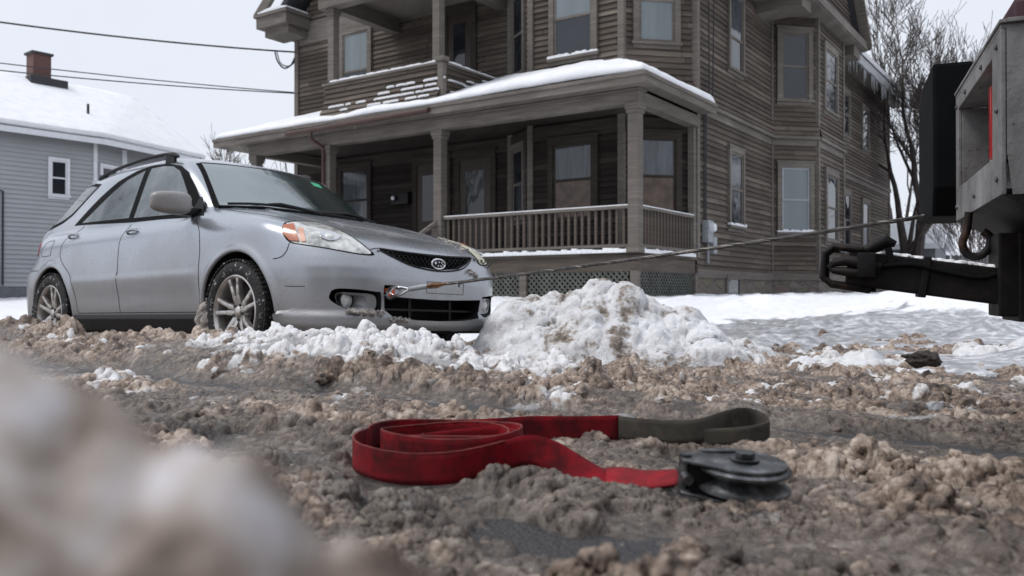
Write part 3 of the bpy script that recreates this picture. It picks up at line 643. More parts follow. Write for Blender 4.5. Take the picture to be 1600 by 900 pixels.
def window(parent, p0, p1, s0, s1, z0, z1, mats=('winglass','winglass'), cas=.11, trim='trim', sash='trim', snow=False, storm=False, label=None, crown=True, split=.5, mull=False):
    p = Vector(p0).to_3d(); q = Vector(p1).to_3d(); d = (q-p).normalized(); n = Vector((d.y, -d.x, 0))
    a = MB()
    obox(a,p,d,n,s0-cas,s0,.0,.078,z0,z1); obox(a,p,d,n,s1,s1+cas,.0,.078,z0,z1)
    obox(a,p,d,n,s0-cas,s1+cas,.0,.078,z1,z1+cas*1.15)
    if crown: obox(a,p,d,n,s0-cas-.03,s1+cas+.03,.0,.085,z1+cas*1.15,z1+cas*1.15+.035)
    w = a.build('window', M[trim], parent, bevel=0)
    if label: w['label'] = label
    b = MB(); obox(b,p,d,n,s0-cas-.03,s1+cas+.03,.0,.10,z0-.05,z0); obox(b,p,d,n,s0-cas,s1+cas,.0,.045,z0-.12,z0-.05)
    b.build('sill', M[trim], w)
    zm = z0+(z1-z0)*split; f = MB(); t = .045
    for (za, zb, oo) in ((z0, zm+.02, .048), (zm-.02, z1, .056)):
        obox(f,p,d,n,s0,s0+t,.018,oo,za,zb); obox(f,p,d,n,s1-t,s1,.018,oo,za,zb); obox(f,p,d,n,s0+t,s1-t,.018,oo,za,za+t); obox(f,p,d,n,s0+t,s1-t,.018,oo,zb-t,zb)
    if mull: obox(f,p,d,n,(s0+s1)/2-.012,(s0+s1)/2+.012,.018,.036,zm,z1-t)
    f.build('sash', M[sash], w)
    for za, zb, mm, oo in ((z0+t, zm+.0, mats[0], .038), (zm+.0, z1-t, mats[1], .044)):
        g = MB(); obox(g,p,d,n,s0+t-.006,s1-t+.006,.017,oo,za-.006,zb+.006); g.build('pane', M[mm], w)
    if snow:
        g = MB(); k = 14
        for j in range(k):
            u0 = s0-cas-.02+(s1-s0+2*cas+.04)*j/k; u1 = s0-cas-.02+(s1-s0+2*cas+.04)*(j+1)/k; hh = .03+.035*random.random()
            obox(g,p,d,n,u0,u1,.03,.105,z0+.002,z0+hh)
        g.build('sill_snow', M['snow'], w, smooth=True, bevel=.008)
    return w
# wall outline
FL, BA, BB, BC, BD = (-10.43,2.1), (-3.9,2.1), (-3.0,1.49), (-1.01,1.49), (0,2.5)
ZS, ZB, ZE = .80, 3.95, 7.1
fl = lambda z: .085*max(0, 1-(z-ZB)/.5)**1.4 if z >= ZB else 0
wf = MB()
for a_, b_ in ((FL,BA),(BA,BB),(BB,BC),(BC,BD)):
    clap(wf, a_, b_, ZB, ZE, off=fl); pw = MB(); clap(pw, a_, b_, 1.0, ZB); pw.build('porch_wall', M['porchwall_shaded'], house)
# front gable wall above the eaves
mid = 5.2
clap(wf, FL, (0,2.1), ZE, ZE+5.0, l0=lambda z: (z-ZE)*1.04, l1=lambda z: 10.43-(z-ZE)*1.04)
wf.build('front_wall', M['siding'], house)
ws_ = MB()
E0, E1, E2, E3, E4 = (0,2.5), (0,6.88), (.817,7.70), (.817,9.98), (0,10.8)
for a_, b_ in ((E0,E1),(E1,E2),(E2,E3),(E3,E4),(E4,(0,19.7))):
    clap(ws_, a_, b_, ZS, ZB); clap(ws_, a_, b_, ZB, ZE+.25, off=fl)
ws_.build('side_wall', M['siding'], house)
wb = MB(); clap(wb, (0,19.7), (-10.43,19.7), ZS, ZE); clap(wb, (-10.43,19.7), FL, ZS, ZE)
wb.box(-10.40,-.03,2.6,19.6,.3,7.0)
wb.build('rear_wall', M['siding'], house)
# corner boards, belts, skirt boards
cb = MB()
def corner(p, w=.11, z0=ZS, z1=ZE): cb.box(p[0]-w*.5, p[0]+w*.5, p[1]-w*.5, p[1]+w*.5, z0, z1)
corner(FL, .13, 1.0)
for p in (BA, BB, BC, BD): corner(p, .125, 1.0)
for p in (E1, E2, E3, E4): corner(p, .10)
corner((0,19.7), .12)
for a_, b_ in ((E0,E1),(E1,E2),(E2,E3),(E3,E4),(E4,(0,19.7))):
    p = Vector(a_).to_3d(); q = Vector(b_).to_3d(); d = (q-p).normalized(); n = Vector((d.y,-d.x,0)); L = (q-p).length
    obox(cb,p,d,n,-.02,L+.02,.0,.105,ZB-.075,ZB-.004); obox(cb,p,d,n,0,L,.0,.035,ZB-.22,ZB-.08)
    obox(cb,p,d,n,-.02,L+.02,.0,.05,ZS-.16,ZS-.004); obox(cb,p,d,n,0,L,.0,.04,ZE-.18,ZE+.16)
for a_, b_ in ((FL,BA),(BA,BB),(BB,BC),(BC,BD)):
    p = Vector(a_).to_3d(); q = Vector(b_).to_3d(); d = (q-p).normalized(); n = Vector((d.y,-d.x,0)); L = (q-p).length
    fz = MB(); obox(fz,p,d,n,0,L,.0,.04,3.30,3.58); fz.build('porch_frieze', M['porchtrim_shaded'], house); obox(cb,p,d,n,0,L,.0,.04,ZE-.55,ZE)
cb.build('corner_board', M['trim'], house)
fo = MB()
for a_, b_ in (((0,2.45),E1),(E1,E2),(E2,E3),(E3,E4),(E4,(0,19.7))):
    p = Vector(a_).to_3d(); q = Vector(b_).to_3d(); d = (q-p).normalized(); n = Vector((d.y,-d.x,0)); L = (q-p).length
    obox(fo,p,d,n,-.02,L+.02,-.3,.02,-.3,ZS-.16)
fo.build('foundation', M['stone'], house)
# windows: front
window(house, FL, BA, 1.65, 2.47, 5.40, 6.55, ('winglass','blind'), label='upper left front window with a pale blind', split=.2)
window(house, FL, BA, 1.60, 2.47, 1.95, 3.28, trim='porchtrim_shaded', sash='porchtrim_shaded', mats= ('curtain','curtain'), label='lower left porch window with a pale curtain', split=.45)
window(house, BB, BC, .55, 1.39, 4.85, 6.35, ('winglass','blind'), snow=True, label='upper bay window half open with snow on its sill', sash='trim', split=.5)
window(house, BB, BC, .53, 1.40, 1.75, 3.18, trim='porchtrim_shaded', sash='porchtrim_shaded', mats= ('board','curtain'), label='porch bay window with a boarded lower pane', split=.52, mull=True)
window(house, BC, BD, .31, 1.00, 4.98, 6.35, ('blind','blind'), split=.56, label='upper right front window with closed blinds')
window(house, BC, BD, .33, 1.02, 1.85, 3.20, trim='porchtrim_shaded', sash='porchtrim_shaded', mats= ('board','curtain'), split=.48, mull=True, label='porch corner window with papered lower pane')
window(house, BA, BB, .20, .75, 4.8, 6.4, ('winglass','winglass'), cas=.09); window(house, BA, BB, .20, .75, 1.85, 3.25, ('winglass','winglass'), cas=.09)
# side windows
window(house, E0, E1, 1.67, 2.38, 4.93, 6.45, ('winglass','curtain'), cas=.10, split=.42, snow=False, label='upper side window near the front corner')
window(house, E0, E1, 1.67, 2.38, 1.72, 3.22, ('winglass','winglass'), cas=.09, snow=True, label='lower side window near the front corner')
window(house, E1, E2, .24, .90, 4.78, 6.30, ('winglass','winglass'), cas=.11)
window(house, E1, E2, .24, .93, 1.74, 3.22, ('blind','blind'), sash='pipe', cas=.11, snow=True, label='white framed bay window with a half drawn blind')
window(house, E2, E3, .52, 1.52, 4.70, 6.13, cas=.11); window(house, E2, E3, .60, 1.55, 1.62, 3.17, cas=.11)
window(house, E4, (0,19.7), 2.45, 3.15, 4.95, 6.2, cas=.09); window(house, E4, (0,19.7), 4.85, 5.65, 4.90, 6.15, cas=.09)
window(house, E4, (0,19.7), 2.50, 3.25, 1.75, 3.25, cas=.09); window(house, E4, (0,19.7), 4.85, 5.65, 1.78, 3.2, cas=.09)
c_ = MB(); p = Vector((0,2.5,0)); d = Vector((0,1,0)); n = Vector((1,0,0))
obox(c_,p,d,n,1.45,1.56,.02,.05,.28,.68); obox(c_,p,d,n,2.2,2.31,.02,.05,.28,.68); obox(c_,p,d,n,1.45,2.31,.02,.07,.62,.70); cw = c_.build('cellar_window', M['trim'], house)
g = MB(); obox(g,p,d,n,1.56,2.2,.02,.03,.25,.62); g.build('pane', M['curtain'], cw)
# doors
def door(s0, s1, z0, z1, lite=True):
    p = Vector(FL).to_3d(); d = Vector((1,0,0)); n = Vector((0,-1,0)); a = MB()
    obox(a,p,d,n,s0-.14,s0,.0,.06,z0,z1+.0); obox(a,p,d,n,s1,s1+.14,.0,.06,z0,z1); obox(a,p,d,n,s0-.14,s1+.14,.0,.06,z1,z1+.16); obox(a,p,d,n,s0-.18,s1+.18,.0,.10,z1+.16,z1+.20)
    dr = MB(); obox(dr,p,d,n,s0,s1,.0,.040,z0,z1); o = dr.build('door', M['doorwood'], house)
    a.build('door_frame', M['porchtrim_shaded'], o)
    g = MB(); obox(g,p,d,n,s0+.16,s1-.16,.040,.046,z0+.95,z1-.25); g.build('pane', M['winglass'], o)
    k = MB(); k.lathe([(.0,.02),(.02,.02),(.032,.05),(.02,.075),(0,.08)], Matrix.Translation((p.x+s1-.08, p.y-.02, z0+1.0)) @ Matrix.Rotation(R(90), 4, 'X'), 12); k.build('handle', M['chrome'], o, True)
door(3.98, 4.80, 1.0, 3.22); door(5.20, 6.02, 1.0, 3.22); door(4.86, 5.50, 4.05, 6.45)
mb_ = MB(); mb_.box(-7.13,-6.62,1.93,2.08,2.36,2.62); mb_.lathe([(0,0),(.06,0),(.07,.03),(.06,.05),(0,.05)], Matrix.Translation((-7.0,1.92,2.5)) @ Matrix.Rotation(R(90),4,'X'), 16)
mb_.build('mailbox', M['paintdark'], house, True, .01)
lp = MB(); lp.lathe([(0,0),(.045,0),(.05,.02),(.03,.04),(0,.045)], Matrix.Translation((-7.0,1.868,2.5)) @ Matrix.Rotation(R(90),4,'X'), 16); lp.build('door_light', M['trimwhite'], house, True)
# ---- porch
pf = MB(); pf.box(-9.6,.06,-.06,2.1,.955,1.0); 
k = -9.6
pf.box(-9.5,.02,-.02,.05,.70,.953); pf.box(-.03,.02,.05,2.42,.70,.953); pf.box(-9.5,-9.44,.05,2.05,.70,.953)
pf.prism([(.06,-.06),(.06,2.44),(-1.0,1.43),(-1.0,-.06)], .951, .9985)
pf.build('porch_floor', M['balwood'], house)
sk = MB()
for x0_, x1_ in ((-4.08,-.06),):
    k = 40
    for j in range(k):
        a_ = x0_+(x1_-x0_)*j/k; b_ = x0_+(x1_-x0_)*(j+1)/k; hh = .055+.035*random.random(); sk.box(a_, b_+.002, -.085, .10+.25*random.random(), 1.003, 1.003+hh)
k = 24
for j in range(k):
    a_ = -.06+2.4*j/k; b_ = -.06+2.4*(j+1)/k; hh = .05+.035*random.random(); sk.box(-.12-.2*random.random(), .075, a_, b_+.002, 1.003, 1.003+hh)
sk.build('floor_snow', M['snow'], house, True, .01)
def post(x, y, z0, z1, w=.19):
    a = MB(); a.box(x-w/2,x+w/2,y-w/2,y+w/2,z0,z1); o = a.build('porch_post', M['trim'], house, bevel=.012)
    c = MB(); c.box(x-w/2-.02,x+w/2+.02,y-w/2-.02,y+w/2+.02,z1-.16,z1-.10); c.box(x-w/2-.035,x+w/2+.035,y-w/2-.035,y+w/2+.035,z1-.095,z1); c.build('capital', M['trim'], o, bevel=.006); c = MB(); c.box(x-w/2-.02,x+w/2+.02,y-w/2-.02,y+w/2+.02,z0,z0+.10); c.build('post_base', M['trim'], o, bevel=.006)
for x_ in (0, -4.09, -7.07, -9.4): post(x_, 0, 1.0, 3.42)
a = MB(); a.box(-.085,.035,2.33,2.44,1.0,3.42); a.build('porch_post', M['trim'], house)
for x_ in (-4.2, -7.05): post(x_, .08, 4.55, 6.32, .17)
bm_ = MB(); bm_.box(-9.55,.11,-.11,.11,3.42,3.62); bm_.box(-.11,.11,.112,2.45,3.42,3.62); bm_.box(-9.55,-9.33,.112,2.05,3.42,3.62)
bm_.box(-9.6,.15,-.15,.14,3.622,3.65)
bm_.build('porch_beam', M['trim'], house, bevel=.006)
cl = MB(); cl.box(-9.5,-.0,.1,2.09,3.63,3.66); cl.prism([(-1.0,.1),(.0,.1),(.0,2.46),(-1.0,1.45)], 3.632, 3.658); cl.build('porch_ceiling', M['porchtrim_shaded'], house)
EX0, EX1, EY, EZ = -10.45, .36, -.38, 3.83
fs = MB(); fs.box(EX0,EX1,EY,EY+.03,3.66,EZ); fs.box(EX1-.03,EX1,EY+.032,2.62,3.66,EZ); fs.box(EX0,EX0+.03,EY+.032,4.2,3.66,EZ)
fs.box(EX0+.03,EX1-.03,EY+.03,-.12,3.66,3.68); fs.box(.12,EX1-.03,-.118,2.5,3.66,3.68); fs.box(EX0+.03,-9.56,-.118,4.2,3.66,3.68)
fs.box(EX0-.02,EX1+.02,EY-.02,EY-.001,EZ-.05,EZ+.01); fs.box(EX1+.001,EX1+.022,EY,2.62,EZ-.05,EZ+.01); fs.box(EX0-.02,EX0-.001,EY,4.2,EZ-.05,EZ+.01)
fs.build('porch_fascia', M['trim'], house)
def roof_z(x, y, sl=.385):
    return EZ + sl*np.minimum(np.minimum(y-EY, EX1-x), (x-EX0)*1.0)
def roofgrid(off, noise, inset, name, mat, step=.06):
    xs = np.arange(EX0-.02, EX1+.0201, step); ys = np.arange(EY-.02, 4.2, step)
    X, Y, Fq = grid_xy(xs, ys); Z = roof_z(X, Y)
    top = Z.copy()
    if noise:
        ed = np.minimum(np.minimum(Y-(EY+inset), (EX1-inset)-X), X-(EX0+inset)); e = sstep(-.02, .10, ed)
        th = off*(.6+.8*fbm(X, Y, 1.1, 301, 4)) + .02*(fbm(X, Y, .25, 305, 3)-.5)
        # thicker around the bay, thinned where it slid beside the balcony wall
        th = th*(1+.5*np.exp(-((X+1.2)/1.6)**2))
        top = Z + th*e + .006
        k = ed > -.005
    else: k = np.ones(len(X), bool); top = Z+off
    k &= ~((X > .03)&(Y > 2.68)) & ~((X > -10.38)&(Y > 2.3)&(X < -4.0)) & ~((X >= -4.0)&(X<.03)&(Y > 2.62))
    q = k[Fq].all(1); Fq = Fq[q]; us = np.unique(Fq); mp = np.zeros(len(X), int); mp[us] = np.arange(len(us)); V = np.c_[X, Y, top][us]; Fq = mp[Fq]
    o = mesh_np(name, V, Fq, mat, house, True); sm = o.modifiers.new('s', 'SOLIDIFY'); sm.thickness = .03 if not noise else .05; sm.offset = -1
    return o
roofgrid(.0, False, 0, 'porch_roof', M['asph_roof'], .12)
roofgrid(.12, True, .015, 'roof_snow', M['snow'], .05)
gt = MB()
for j in range(1): gt.tube([(-7.9,EY-.07,3.69),(-4.0,EY-.07,3.73)], .05, 10)
gt.tube(spline([(-7.15,EY-.07,3.66),(-7.15,EY-.05,3.52),(-7.12,-.16,3.38),(-7.12,-.14,3.2),(-7.12,-.14,1.0)], 5), .035, 8); gt.build('gutter', M['gutter'], house, True)
# railing
def railing(x0, y0, x1, y1, n, z0=1.0, zt=1.77):
    o = empty('porch_railing', (0,0,0), 0, house); d = Vector((x1-x0, y1-y0, 0)); L = d.length; d.normalize()
    a = MB(); a.bar((x0,y0,zt-.02), (x1,y1,zt-.02), .10, .05); a.build('top_rail', M['trim'], o, bevel=.006)
    a = MB(); a.bar((x0,y0,zt+.014), (x1,y1,zt+.014), .085, .018); a.build('rail_snow', M['snow'], o, bevel=.005)
    a = MB(); a.bar((x0,y0,z0+.12), (x1,y1,z0+.12), .06, .05); a.build('bottom_rail', M['trim'], o)
    me = None
    for j in range(n):
        t = (j+.7)/(n+.4); b = MB(); b.box(-.02,.02,-.02,.02,z0+.145,zt-.045)
        if me is None: q = b.build('baluster', M['balwood'], o); me = q.data
        else: q = bpy.data.objects.new('baluster', me); C.objects.link(q); q.parent = o
        q.location = (x0+(x1-x0)*t, y0+(y1-y0)*t, 0)
railing(-3.98, 0, -.11, 0, 29); railing(0, .11, 0, 2.33, 17); railing(-9.3, 0, -7.18, 0, 15)
a = MB(); a.bar((-4.12,-.05,1.70),(-4.42,-1.5,.75),.08,.06); a.bar((-4.42,-1.5,.76),(-4.42,-1.5,.1),.09,.09)
for j in range(7): t = (j+.5)/7; a.box(-4.12-.3*t-.018,-4.12-.3*t+.018,-.05-1.45*t-.018,-.05-1.45*t+.018,.9-.85*t,1.66-.95*t)
a.build('stair_railing', M['trim'], house)
a = MB()
for j in range(4): a.box(-6.9,-4.3,-.02-.3*(j+1),-.02-.3*j,0,.80-.19*j)
a.build('porch_steps', M['balwood'], house)
# lattice
def lat(x0, y0, x1, y1, z0=.1, z1=.70):
    a = MB(); d = Vector((x1-x0, y1-y0, 0)); L = d.length; d.normalize(); n = Vector((d.y,-d.x,0)); st = .105
    H_ = z1-z0
    for sgn, oo in ((1,.006),(-1,.014)):
        s = -H_
        while s < L+H_:
            pts = []
            s0_, s1_ = s, s+H_*1.0
            u0 = max(0, s0_); u1 = min(L, s1_)
            if u1-u0 > .03:
                za = z0+(u0-s0_); zb = z0+(u1-s0_)
                if sgn < 0: za, zb = z1-(u0-s0_), z1-(u1-s0_)
                a.bar(Vector((x0,y0,za))+d*u0+n*oo, Vector((x0,y0,zb))+d*u1+n*oo, .036, .008, up=n) if False else a.bar(Vector((x0,y0,za))+d*u0+n*oo, Vector((x0,y0,zb))+d*u1+n*oo, .006, .034)
            s += st
    a.build('lattice', M['lattice'], house)
lat(-4.0,.0,-2.26,.0); lat(-2.08,.0,-.12,.0); lat(0,.12,0,2.3)
for x_, y_ in ((-4.05,0),(-2.17,0),(-.0,.0),(0,2.38)):
    a = MB(); a.box(x_-.07,x_+.07,y_-.06,y_+.04,-.1,.71); a.build('porch_pier', M['trim'], house)
# ---- balcony
bw = MB(); ZT = 4.68; fo_ = lambda z: .18*max(0, 1-(z-3.98)/.42)**1.3
clap(bw, (-7.18,-.03), (-4.02,-.03), 3.96, ZT, off=fo_); clap(bw, (-4.02,-.03), (-4.02,2.2), 3.96, ZT, off=lambda z: 0); clap(bw, (-7.18,2.1), (-7.18,-.03), 3.96, ZT, off=fo_)
clap(bw, (-4.08,.03), (-7.12,.03), 4.0, ZT); clap(bw, (-4.08,2.1), (-4.08,.03), 4.0, ZT)
bw.box(-7.1,-4.1,.05,2.1,3.98,4.03)
bal = bw.build('balcony_wall', M['siding'], house)
a = MB(); a.box(-7.22,-3.98,-.09,.07,ZT,ZT+.045); a.box(-4.10,-3.96,.072,2.1,ZT,ZT+.045); a.box(-7.24,-7.1,.072,2.1,ZT,ZT+.045); a.box(-4.08,-3.955,-.10,.02,3.9,ZT-.002); a.box(-4.12,-3.93,-.12,.08,ZT+.046,ZT+.14); a.build('balcony_cap', M['trim'], bal, bevel=.006)
a = MB(); k = 30
for j in range(k): a.box(-7.0+2.85*j/k, -7.0+2.85*(j+1)/k+.002, -.075, .055, ZT+.046, ZT+.07+.025*random.random())
for j in range(14): a.box(-4.09, -3.97, .1+1.9*j/14, .1+1.9*(j+1)/14+.002, ZT+.046, ZT+.07+.03*random.random())
a.build('cap_snow', M['snow'], bal, True, .01)
# snow caught on the clapboards
a = MB()
for j in range(70):
    t = random.random(); x_ = -7.0+2.95*(t**.55); row = random.choice([0,1,1,2,2,3,3]); 
    if x_ < -5.6 and row > 1: row = 1
    z_ = 4.07+.11*row; l_ = .08+.22*random.random(); o_ = fo_(z_)
    a.tube(spline([(x_-l_/2,-.05-o_,z_+.003),(x_-l_/4,-.062-o_,z_+.012),(x_+l_/4,-.062-o_,z_+.014),(x_+l_/2,-.05-o_,z_+.003)], 3), [.006]+[.022]*8+[.006], 6)
for j in range(26):
    y_ = .1+1.7*random.random(); row = random.choice([1,2,3,3]); l_ = .1+.25*random.random(); z_ = 4.07+.11*row
    if z_ < 3.85+.385*(y_+.38): z_ += .2
    a.tube(spline([(-4.0,y_-l_/2,z_),(-3.99,y_,z_+.01),(-4.0,y_+l_/2,z_)], 3), [.006]+[.02]*5+[.006], 6)
a.build('clapboard_snow', M['snow'], bal, True)['kind'] = 'stuff'
a = MB(); a.box(-7.3,-3.95,-.12,.14,6.30,6.62); a.box(-7.22,-7.0,.142,2.1,6.30,6.62); a.box(-4.25,-4.03,.142,2.1,6.30,6.62); a.box(-7.4,-3.85,-.2,2.08,6.622,6.75); a.build('balcony_roof', M['trim'], house)
clp = MB(); clap(clp, (-7.1,.05), (-4.1,.05), 6.76, 8.2); clp.build('attic_balcony_wall', M['siding'], house)
# ---- main roof, side gable, cornices
a = MB()
pk_ = (-5.2, 12.2)
def slab(mb, pts, t=.14):
    n = (Vector(pts[1])-Vector(pts[0])).cross(Vector(pts[3])-Vector(pts[0])).normalized(); q = [Vector(p)+n*t for p in pts]
    mb.add(pts+q, [(0,3,2,1),(4,5,6,7),(0,1,5,4),(1,2,6,5),(2,3,7,6),(3,0,4,7)])
slab(a, [(.55,2.3-.6,7.0),(.55,20.2,7.0),(-5.2,20.2,12.4),(-5.2,1.7,12.4)]); slab(a, [(-10.98,20.2,7.0),(-10.98,1.7,7.0),(-5.2,1.7,12.4),(-5.2,20.2,12.4)])
rf = a.build('main_roof', M['asph_roof'], house)
a = MB(); slab(a, [(.60,11.0,7.12),(.60,20.25,7.12),(-5.1,20.25,12.56),(-5.1,11.0,12.56)], .12); slab(a, [(-11.0,20.2,7.12),(-11.0,1.75,7.12),(-5.3,1.75,12.56),(-5.3,20.2,12.56)], .12); a.build('roof_snow', M['snow'], rf)
a = MB()
a.box(.04,.56,2.0,20.2,6.93,6.985); a.box(.50,.58,2.0,20.2,6.86,7.12)                      # side eave soffit and fascia
a.box(-11.0,-10.45,1.7,20.2,6.93,6.985); a.box(-11.02,-10.94,1.7,20.2,6.86,7.12)
a.box(-11.05,-9.95,1.30,2.05,6.90,7.16); a.box(-11.1,-9.9,1.25,2.05,7.162,7.24); a.box(-10.9,-10.05,1.45,2.05,6.70,6.898)   # left cornice return
a.bar((-11.15,1.42,7.22),(-5.2,1.42,12.65),.10,.26); a.bar((.7,1.42,7.22),(-5.2,1.42,12.65),.10,.26)                      # rakes
a.box(-.6,.6,1.30,2.4,6.90,7.16)
a.build('cornice', M['trim'], house)
a = MB(); k = 10
for j in range(k): a.box(-11.0+1.05*j/k,-11.0+1.05*(j+1)/k+.002,1.30,2.0,7.242,7.29+.06*math.sin(3.14*(j+.5)/k)); 
a.build('cornice_snow', M['snow'], house, True, .01)
# side cross gable overhanging the bay
GX, GY0, GY1, GZ = 1.12, 5.55, 11.25, 6.72
a = MB(); a.box(.0,GX,GY0,GY1,GZ-.03,GZ); a.box(GX-.04,GX+.04,GY0,GY1,GZ-.0,GZ+.20); a.box(.3,GX+.04,GY0-.04,GY0+.04,GZ,GZ+.2); a.box(.3,GX+.04,GY1-.04,GY1+.04,GZ,GZ+.2)
a.box(.02,GX-.1,GY0+.25,GY0+.9,GZ-.28,GZ-.031); a.box(.02,GX-.1,GY1-.9,GY1-.25,GZ-.28,GZ-.031)
ym = (GY0+GY1)/2; gz = GZ+3.3
a.bar((GX+.02,GY0-.05,GZ+.1),(GX+.02,ym,gz),.12,.24,(1,0,0)); a.bar((GX+.02,GY1+.05,GZ+.1),(GX+.02,ym,gz),.12,.24,(1,0,0))
ga = a.build('side_gable', M['trim'], house)
a = MB(); clap(a, (GX-.25,GY0+.1), (GX-.25,GY1-.1), GZ+.2, GZ+3.0, l0=lambda z: (z-GZ)*.86, l1=lambda z: 5.5-(z-GZ)*.86); a.build('gable_wall', M['siding'], ga)
a = MB(); slab(a, [(GX+.1,GY0-.15,GZ+.1),(-3,GY0-.15,GZ+.1),(-3,ym,gz+.1),(GX+.1,ym,gz+.1)],.12); slab(a, [(-3,GY1+.15,GZ+.1),(GX+.1,GY1+.15,GZ+.1),(GX+.1,ym,gz+.1),(-3,ym,gz+.1)],.12); a.build('gable_roof', M['asph_roof'], ga)
# icicles along the side eave
for j in range(92):
    ic = MB()
    y_ = 11.4+8.6*random.random() if j > 12 else 3.6+1.6*random.random()
    L_ = (.12+.5*random.random()**2.2)*(1.0 if j > 12 else 1.1); r_ = .009+.013*random.random()
    ic.tube([(.57,y_,6.92),(.57,y_,6.92-L_*.5),(.572,y_,6.92-L_)], [r_,r_*.6,.002], 6); ic.build('icicle', M['ice'], house, True)
ic = MB()
for j in range(90):
    y_ = 11.3+8.8*j/90; hh = .05+.10*random.random(); ic.box(.56,.62,y_,y_+.11,6.88-hh*.5,7.13+hh*.3)
ic.build('eave_ice', M['ice'], house, True)
# electric meter and conduits
p = MB(); p.box(.03,.16,2.72,2.98,1.30,1.72); mt_ = p.build('electric_meter', M['pipe'], house, True, .012)
p = MB(); p.lathe([(0,0),(.09,0),(.09,.05),(.07,.09),(0,.10)], Matrix.Translation((.16,2.85,1.58)) @ Matrix.Rotation(R(90),4,'Y'), 20); p.build('meter_dial', M['trimwhite'], mt_, True)
p = MB(); p.box(.03,.14,3.05,3.22,1.10,1.42); p.tube([(.08,2.9,1.3),(.08,2.9,.9)], .025, 8); p.build('junction_box', M['pipe'], mt_, True, .01)
p = MB(); p.tube([(.05,2.80,1.72),(.05,2.80,4.0),(.16,2.78,4.0),(.16,2.74,6.9)], .016, 6); p.tube([(.05,2.88,1.72),(.05,2.90,3.9),(.17,2.92,4.0),(.14,3.1,6.9)], .013, 6); p.build('conduit', M['cable'], mt_, True)
# ---------------------------------------------------------------- neighbour on the left
NH = empty('siding_house', (-13.5, 27.87, 0), math.atan2(.777, .629))
tag(NH, 'pale blue grey vinyl sided house with snow covered roof and brick chimney', 'house')
a = MB(); KB = (4.6*math.cos(R(22.5)), 4.6*math.sin(R(22.5)))
clap(a, (-14,0), (0,0), .55, 5.3, bd=.14, proud=.03); clap(a, (0,0), KB, .55, 5.3, bd=.14, proud=.03)
a.box(-13.98,-.02,.06,7.9,.3,5.2); a.prism([(0,0.03),(KB[0],KB[1]+.03),(KB[0],8),(-.02,8)], .3, 5.2)
a.build('wall', M['vinyl'], NH)
a = MB(); a.box(-.06,.06,-.045,.03,.55,5.2); t_ = 1.31; a.box(t_*math.cos(R(22.5))-.09, t_*math.cos(R(22.5))+.07, t_*math.sin(R(22.5))-.07, t_*math.sin(R(22.5))+.05, .55, 5.2); a.build('corner_board', M['trimwhite'], NH)
window(NH, (-14,0), (0,0), 12.62, 13.10, 3.42, 4.50, cas=.085, trim='trimwhite', sash='trimwhite', crown=False)
window(NH, (0,0), KB, .26, .96, 3.4, 4.5, cas=.085, trim='trimwhite', sash='trimwhite', crown=False)
a = MB(); a.box(-14,.02,-.03,.1,-.3,.545); a.bar((0,.03,.12),(KB[0],KB[1]+.03,.12),.14,.84); a.build('foundation', M['greyhouse'], NH)
ev = [(-14.3,-.42,5.3),(.12,-.42,5.3),(4.6,1.0,5.3),(4.6,8.4,5.3),(-14.3,8.4,5.3)]; rg_ = [(-14.3,4,7.9),(3.3,4,7.75)]
def hip(zo, sx=0):
    e = [(x,y,z+zo) for x,y,z in ev]; r_ = [(x,y,z+zo) for x,y,z in rg_]
    return e+r_, [(0,1,6,5),(1,2,6),(2,3,6),(3,4,5,6),(4,0,5)]
a = MB(); v1, f1 = hip(0); v2, f2 = hip(-.06); a.add(v1, f1); a.add(v2, [tuple(reversed(q)) for q in f2]); a.add(ev+[(x,y,z-.16) for x,y,z in ev], [(i_,(i_+1)%5,5+(i_+1)%5,5+i_) for i_ in range(5)]); nr = a.build('roof', M['trimwhite'], NH, fix=False)
# snow blanket as a subdivided sheet with soft variation
bm = bmesh.new(); v3, f3 = hip(.0); vv = [bm.verts.new(v) for v in v3]; [bm.faces.new([vv[i_] for i_ in q]) for q in f3]
bmesh.ops.subdivide_edges(bm, edges=bm.edges, cuts=24, use_grid_fill=True)
for v in bm.verts:
    v.co.z += .14 + .05*float(fbm(np.array([v.co.x]), np.array([v.co.y]), 1.7, 401, 3)[0])
me = bpy.data.meshes.new('roof_snow'); bm.to_mesh(me); bm.free(); me.polygons.foreach_set('use_smooth', np.ones(len(me.polygons), bool)); me.materials.append(M['snow'])
o = bpy.data.objects.new('roof_snow', me); C.objects.link(o); o.parent = nr; sm = o.modifiers.new('s','SOLIDIFY'); sm.thickness = .13; sm.offset = -1
a = MB(); a.box(-.40,.20,3.72,4.28,7.3,8.72); ch = a.build('chimney', M['brick'], NH)
a = MB(); a.box(-.46,.26,3.66,4.34,8.722,8.80); a.build('chimney_cap', M['asph_roof'], ch); a = MB(); a.box(-.62,.62,3.35,4.0,7.55,7.86); a.build('flashing', M['asph_roof'], ch)
a = MB(); a.tube([(.35,1.25,6.2),(.35,1.25,6.72)], .045, 8); a.build('vent_pipe', M['cable'], NH)
a = MB(); a.tube([(-2.75,-.05,.6),(-2.75,-.05,3.4),(-3.1,-.05,3.5)], .03, 6); a.build('downspout', M['cable'], NH)
